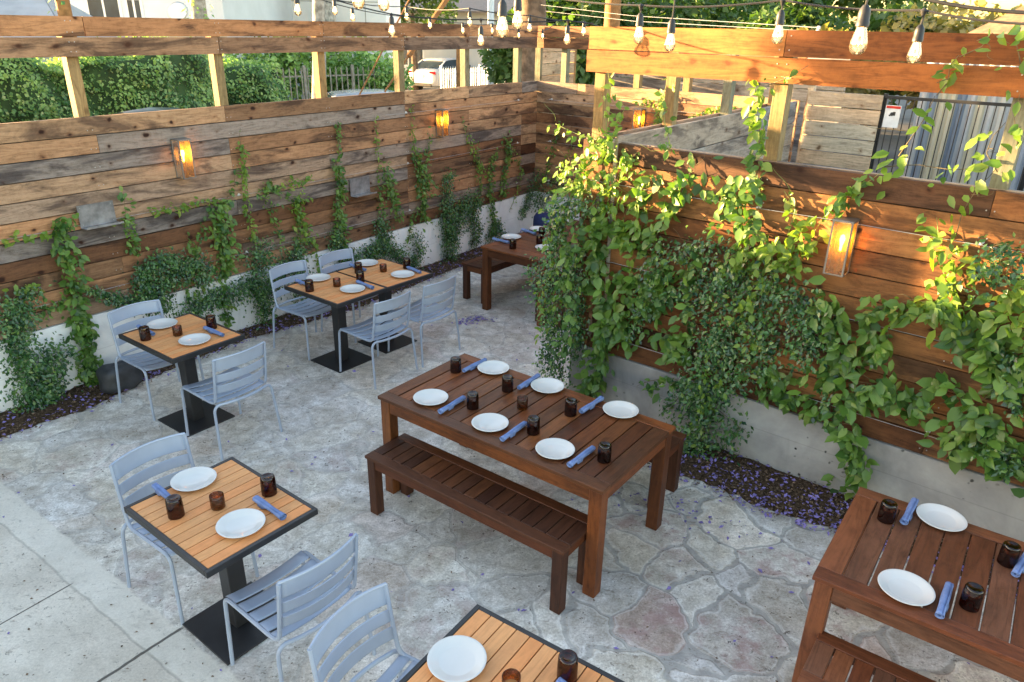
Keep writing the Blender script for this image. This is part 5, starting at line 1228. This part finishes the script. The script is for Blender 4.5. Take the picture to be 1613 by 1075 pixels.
# ivy wrapped pole
def vpole(name, label, x, y, d, r, H, mat, ivy=0, cat='pole', grp=None, rot=(0, 0)):
    q = dp(x, y, d); e = empty(name, (q.x, q.y, 0), 0, label, cat, grp)
    MB().tube([(0, 0, -.03), (rot[0] * .5, rot[1] * .5, H / 2), (rot[0], rot[1], H)], [r, r * .95, r * .88], 12).build('shaft', mat, e, smooth='auto')
    if ivy:
        n = ivy; a = NR.uniform(0, 6.28, n); z = NR.uniform(.5, H, n); rr = r + NR.uniform(0, .1, n); P = np.stack([np.cos(a) * rr, np.sin(a) * rr, z], 1); Q = np.stack([np.cos(a), np.sin(a), a * 0 + .3], 1)
        leaves('ivy', M_['leafH'], P, Q + NR.normal(0, .5, (n, 3)) + np.array([0, 0, -1.]), Q, .11, e, wid=1.6)
    return e
vpole('utility_pole', 'orange lit wooden pole behind the left fence near the shingle roof', 102, 20, 13, .12, 8, M_['pole'], 120, grp='utility poles')
vpole('utility_pole', 'ivy wrapped pole in front of the stucco house', 313, 15, 15, .16, 8, M_['palebark'], 700, grp='utility poles')
vpole('utility_pole', 'reddish wooden pole behind the left end of the right fence', 965, 20, 14, .16, 8, M_['pole'], grp='utility poles')
vpole('utility_pole', 'square brown post in front of the white picket fence', 723, 100, 21, .085, 2.35, M_['pole'], grp='utility poles')
vpole('lamp_pole', 'slender white street pole behind the white picket fence', 773, 60, 26, .12, 8, M_['grille'])
q = dp(838, 30, 16); e = tree('palm_trunk', 'stout fibrous palm trunk beyond the far corner', (q.x, q.y, 0), 6.5, .34, [((0, 0, 7.2), (1.8, 1.8, 1.), 900)], 'leafT', .3, None, 'bark'); 
# leaning guy pole and stay wires
p0, p1 = dp(566, 150, 14.), dp(655, -20, 14.)
e = empty('guy_wire', p0, 0, 'rope-thin stay line slanting up across the street view', 'wire', 'stay lines over the alley'); MB().tube([(0, 0, 0), p1 - p0], .016, 6).build('strand', M_['pole'], e)
p0, p1 = dp(606, 145, 13.), dp(723, -30, 13.)
e = empty('guy_wire', p0, 0, 'thicker rusty stay line slanting up in front of the white car', 'wire', 'stay lines over the alley'); m = MB(); m.tube([(0, 0, 0), (p1 - p0) * .32], .018, 6); m.tube([(p1 - p0) * .32, p1 - p0], .05, 8); m.build('strand', M_['pole'], e)
# white picket gate fence and hedge ball
A1_, A2_ = dp(695, 105, 27.5), dp(812, 102, 30.)
picket('picket_fence', 'white metal picket fence beside the white car', (A1_.x, A1_.y, 0), (A2_.x, A2_.y, 0), 1.42, .115, .017, M_['grille'], posts=5)
q = dp(797, 87, 24); e = empty('topiary', (q.x, q.y, 0), 0, 'round clipped tree in front of the white picket fence', 'tree'); MB().tube([(0, 0, -.03), (.05, 0, 1.7)], [.09, .05], 7).build('trunk', M_['bark'], e); crown(e, (0, 0, q.z - .05), (1.0, .9, .85), 2600, .11, M_['leafA'], lumps=16)
# alley house behind the cars
h3 = wall_house('pale_bungalow', 'pale bungalow with a dark doorway behind the alley cars', (0, 0, 0), .05, 16, 8, 3.6, (.60, .60, .58)); p_ = dp(540, 70, 36); h3.location = (p_.x, p_.y, 0)
MB().box(7.0, 8.2, -.03, -.005, 0, 2.3).build('door', plain('dark_door', (.06, .04, .03), .5), h3); house_window(h3, 2.4, 1., 1.6, 1.3); house_window(h3, 10.4, 1., 1.8, 1.3)
MB().sheet([[(-.5, -.6, 3.55), (16.5, -.6, 3.55)], [(-.5, 4, 5.0), (16.5, 4, 5.0)], [(-.5, 8.6, 3.55), (16.5, 8.6, 3.55)]]).build('roof', plain('brown_roof', (.25, .20, .17), .85), h3, solid=.08)

# ---------------------------------------------------------------- cars
def car(label, loc, rz, paint):
    """x forward, width along y; lofted shell with separate glass, lights and wheels"""
    e = empty('parked_car', loc, rz, label, 'car', 'cars parked in the alley')
    L = 4.5; hw = .90
    # body stations along x: (x, bottom z, belt z, half width)
    st = [(-2.25, .42, .86, .70), (-2.18, .33, 1.00, .80), (-1.95, .26, 1.06, .88), (-1.4, .24, 1.04, .90), (-.6, .22, .98, .90), (.4, .22, .95, .90), (1.1, .24, .92, .90), (1.7, .26, .84, .88), (2.1, .32, .72, .80), (2.25, .42, .60, .66)]
    m = MB(); rows = []
    for (x, zb, zt, w) in st:
        zm = (zb + zt) / 2
        rows.append([(x, -w * .80, zb), (x, -w, zb + .08), (x, -w * 1.0, zm), (x, -w * .985, zt - .09), (x, -w * .90, zt - .01), (x, -w * .5, zt + .02), (x, 0, zt + .03), (x, w * .5, zt + .02), (x, w * .90, zt - .01), (x, w * .985, zt - .09), (x, w, zm), (x, w, zb + .08), (x, w * .80, zb), (x, 0, zb), (x, -w * .80, zb)])
    m.sheet(rows, flip=False)
    m.poly([Vector(p) for p in rows[0][:-1]]); m.poly([Vector(p) for p in reversed(rows[-1][:-1])])
    o = m.build('body', paint, e, smooth='auto')
    # greenhouse: glass volume with a roof skin
    gs = [(-1.85, 1.03, .60, 1.04), (-1.25, 1.02, .66, 1.36), (-.7, .99, .66, 1.44), (.0, .97, .66, 1.45), (.5, .95, .64, 1.38), (1.25, .92, .62, .95)]
    m = MB(); rows = []
    for (x, zb, wt, zt) in gs:
        rows.append([(x, -.80, zb - .02), (x, -.80 + (.80 - wt) * min(1, (zt - zb) / .45), zt), (x, 0, zt + .015), (x, .80 - (.80 - wt) * min(1, (zt - zb) / .45), zt), (x, .80, zb - .02)])
    m.sheet(rows); m.build('windows', M_['pane'], e, smooth='auto')
    m = MB(); rows = []
    for (x, w, z) in ((-1.22, .62, 1.385), (-1.1, .655, 1.425), (-.7, .665, 1.458), (0, .665, 1.468), (.42, .64, 1.415)):
        rows.append([(x, -w - .01, z - .02), (x, -w * .6, z + .006), (x, 0, z + .016), (x, w * .6, z + .006), (x, w + .01, z - .02)])
    m.sheet(rows); m.build('roof', paint, e, smooth=True, solid=.03)
    m = MB()
    for s_ in (-1, 1):
        m.bar((-1.92, s_ * .78, 1.05), (-1.2, s_ * .665, 1.395), .07, .03); m.bar((-.25, s_ * .80, .98), (-.25, s_ * .675, 1.44), .06, .03); m.bar((1.25, s_ * .80, .93), (.42, s_ * .65, 1.40), .05, .03)
    m.build('pillar', paint, e)
    for s_ in (-1, 1):
        MB().obox((-2.16, s_ * .62, .90), (.16, s_ * -.12, 0), (.0, s_ * .36, 0), (-.03, 0, .12)).build('tail_light', plain('red_lens', (.30, .008, .01), .15), e, bevel=.02)
        MB().obox((2.12, s_ * .62, .68), (.2, s_ * -.14, 0), (0, s_ * .3, 0), (0, 0, .12)).build('headlight', M_['paint_white'], e, bevel=.02)
    MB().box(-2.29, -2.235, -.62, .62, .30, .44).build('rear_bumper', M_['black'], e, bevel=.02)
    MB().box(-2.268, -2.25, -.16, .16, .70, .80).build('number_plate', M_['paint_white'], e)
    for x in (-1.38, 1.38):
        for s_ in (-1, 1):
            w = MB().tube([(x, s_ * .72, .32), (x, s_ * .915, .32)], .32, 24).build('wheel', M_['black'], e, smooth='auto')
            MB().tube([(x, s_ * .90, .32), (x, s_ * .925, .32)], .21, 18).build('rim', M_['zinc'], w, smooth='auto')
    return e
M_['carw'] = plain('white_car_paint', (.55, .55, .56), .18, 0., .01, spec=.6); M_['cars'] = plain('silver_car_paint', (.42, .44, .48), .22, .4, .02)
q = gp(672, 146, 0); 
c1 = car('white sedan seen from behind, parked beyond the left fence', (q.x + .9, q.y + 1.6, 0), 1.05, M_['carw'])
q = dp(600, 145, 17.5); car('silver car of which only the roof shows over the left fence', (q.x, q.y, 0), .35, M_['cars'])

# ---------------------------------------------------------------- beyond the far corner and the right fence
ex = empty('plank_fence', BWF.w(-6.6, 1.25, 0), BWF.ang, 'grey weathered neighbour fence seen through the far end fence', 'fence')
m = MB(); boards(m, 0, 3.7, .05, 2.75, 17, step=1.1, phase=.3, gap=.010, bias=lambda f: (0, .8, .3, 1)); m.build('boards', M_['weath'], ex)
for x in (.1, 1.9, 3.6): MB().box(x - .045, x + .045, .037, .12, 0, 2.78).build('post', M_['post'], ex)
ey = empty('plank_fence', LWF.w(9.42, .02, 0), LWF.ang, 'short sunlit yellow plank fence continuing past the far corner', 'fence')
m = MB(); boards(m, .06, .95, .05, 2.78, 17, step=3, bias=lambda f: (.4, 1, 0, .3), gap=.01); m.build('boards', M_['pale'], ey)
MB().box(.0, .055, .0, .09, 0, 2.82).build('post', M_['post'], ey); MB().box(.955, 1.01, .0, .09, 0, 2.82).build('post', M_['post'], ey)
# corrugated shed
cg = empty('corrugated_shed', BWF.w(-2.3, 2.6, 0), BWF.ang, 'corrugated grey and rust metal shed behind the black bar fence', 'shed')
m = MB(); rows = [[], []]; pr = .115; x = 0
pts = []
while x < 7.2:
    pts += [(x, 0), (x + pr * .30, 0), (x + pr * .5, -.035), (x + pr * .8, -.035)]; x += pr
rows = [[(a, b, .12) for a, b in pts], [(a, b, 2.9) for a, b in pts]]
m.sheet(rows)
mm = Mt('corrugated_metal'); P = mm.n('TexCoord').outputs['Object']; X = mm.n('SeparateXYZ', i_0=P).outputs[0]
wn = mm.n('TexWhiteNoise', noise_dimensions='1D', i_W=mm.math('FLOOR', mm.math('DIVIDE', X, pr * 1.0)))
cc = mm.ramp(wn.outputs[0], [(0., (.20, .24, .31)), (.35, (.34, .38, .45)), (.6, (.50, .50, .50)), (.8, (.60, .54, .40))])
cc = mm.mix(mm.math('MULTIPLY', mm.sstep(X, 2.5, 2.9), mm.sstep(mm.noise(P, 2., 3.), .25, .5)), cc, (.30, .15, .075))
mm.pbr(cc, .5, mm.bump(mm.noise(P, 20., 3.), .2, .01), .3)
m.build('wall', mm.m, cg)
MB().box(-.1, 7.3, -.15, 2.5, 2.9, 2.98).build('roof', M_['shingle'], cg); MB().box(0, 7.2, .02, .1, -.03, .12).build('sill', M_['concR'], cg); MB().box(0, 7.2, .05, 2.4, .12, 2.9).build('core', M_['galv'], cg)
# brown roofed house at the right edge
h4 = empty('brown_roof_house', (0, 0, 0), 0, 'house with a sunlit brown shingle roof at the upper right', 'building'); p_ = dp(1470, 62, 15); h4.location = (p_.x, p_.y, 0); h4.rotation_euler.z = -.95
MB().box(.4, 9, .3, 6, -.03, 2.55).build('wall', plain('house_wall', (.42, .40, .36), .85), h4)
MB().sheet([[(-.1, -.2, 2.5), (9.5, -.2, 2.5)], [(1.2, 3.2, 4.1), (8.5, 3.2, 4.1)], [(-.1, 6.5, 2.5), (9.5, 6.5, 2.5)]]).poly([(-.1, -.2, 2.5), (-.1, 6.5, 2.5), (1.2, 3.2, 4.1)]).build('roof', plain('brown_shingle', (.24, .15, .085), .85, 0., .3, 6., .5, 40.), h4, solid=.06)
# trees on the right
TR = [(870, 22, 20, 1.9, 3.0, 'leafT', 'light green feathery tree behind the far corner'), (910, 20, 30, 4., 4.5, 'leafT', 'dark tree left of the reddish pole'), (1010, 15, 24, 3.0, 4.0, 'leafT', 'bushy green tree right of the reddish pole'),
      (1090, 20, 30, 3.6, 5., 'leafT', 'tall dark green tree behind the sunlit top boards'), (1170, 15, 34, 4.2, 5.5, 'leafT', 'large dark tree over the middle of the right fence'), (1250, 20, 26, 2.8, 4., 'leafT', 'green tree behind the second hanging bulb'),
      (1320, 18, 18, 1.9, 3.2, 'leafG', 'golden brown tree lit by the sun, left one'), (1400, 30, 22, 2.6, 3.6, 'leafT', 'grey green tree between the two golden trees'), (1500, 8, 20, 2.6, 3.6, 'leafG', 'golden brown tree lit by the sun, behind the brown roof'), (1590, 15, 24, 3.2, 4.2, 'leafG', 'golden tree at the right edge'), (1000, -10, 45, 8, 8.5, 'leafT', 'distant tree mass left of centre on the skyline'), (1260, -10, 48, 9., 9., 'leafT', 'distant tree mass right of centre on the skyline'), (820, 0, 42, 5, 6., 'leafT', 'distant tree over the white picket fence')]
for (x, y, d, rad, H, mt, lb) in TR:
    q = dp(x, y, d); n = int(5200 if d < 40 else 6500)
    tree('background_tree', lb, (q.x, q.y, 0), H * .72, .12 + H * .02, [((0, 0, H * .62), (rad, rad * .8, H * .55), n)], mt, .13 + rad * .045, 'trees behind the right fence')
# thin cables above the right fence
for (a, b, lb) in (((852, 8, 9.5), (1290, 44, 4.6), 'upper thin steel cable above the right fence'), ((860, 18, 9.5), (1288, 50, 4.6), 'lower thin steel cable above the right fence')):
    p0, p1 = dp(*a), dp(*b); e = empty('overhead_cable', p0, 0, lb, 'wire', 'thin cables above the right fence'); MB().tube([(0, 0, 0), (p1 - p0) * .5 + Vector((0, 0, -.03)), p1 - p0], .0022, 5).build('cable', M_['steel'], e)
    MB().lathe([(0, -.012), (.010, -.008), (.012, .008), (0, .012)], 8, p1 - p0).build('clamp', M_['white_steel'], e)

# ---------------------------------------------------------------- light
SUN_EL, SUN_AZ = math.radians(6.5), Vector((-.953, .304, 0)).normalized()
d = -(SUN_AZ * math.cos(SUN_EL) + Vector((0, 0, math.sin(SUN_EL))))
sl = bpy.data.lights.new('sun', 'SUN'); sl.energy = 4.5; sl.angle = math.radians(.5); sl.color = (1., .66, .30)
so = bpy.data.objects.new('sun', sl); COL.objects.link(so); so.rotation_euler = d.to_track_quat('-Z', 'Y').to_euler()
w = bpy.data.worlds.new('World'); S.world = w; w.use_nodes = True; nt = w.node_tree
sk = nt.nodes.new('ShaderNodeTexSky'); sk.sky_type = 'NISHITA'; sk.sun_disc = False; sk.sun_elevation = SUN_EL; sk.sun_rotation = math.atan2(SUN_AZ.x, SUN_AZ.y)
sk.air_density = 1.; sk.dust_density = 1.; sk.ozone_density = 1.
bg = nt.nodes['Background']; mxs = nt.nodes.new('ShaderNodeMix'); mxs.data_type = 'RGBA'; mxs.blend_type = 'MULTIPLY'; mxs.inputs[0].default_value = 1; nt.links.new(sk.outputs[0], mxs.inputs[6]); mxs.inputs[7].default_value = (1.135, 1., .925, 1); nt.links.new(mxs.outputs[2], bg.inputs[0]); bg.inputs[1].default_value = .105
vs = S.view_settings; vs.view_transform = 'Standard'; vs.look = 'None'; vs.gamma = 1; vs.exposure = 3.45
c = S.cycles; c.max_bounces = 8; c.transparent_max_bounces = 16; c.use_denoising = True; c.sample_clamp_indirect = 6

for o in bpy.data.objects:
    if 'label' in o and not 4 <= len(o['label'].split()) <= 16: print('LABEL', len(o['label'].split()), o.name, o['label'])
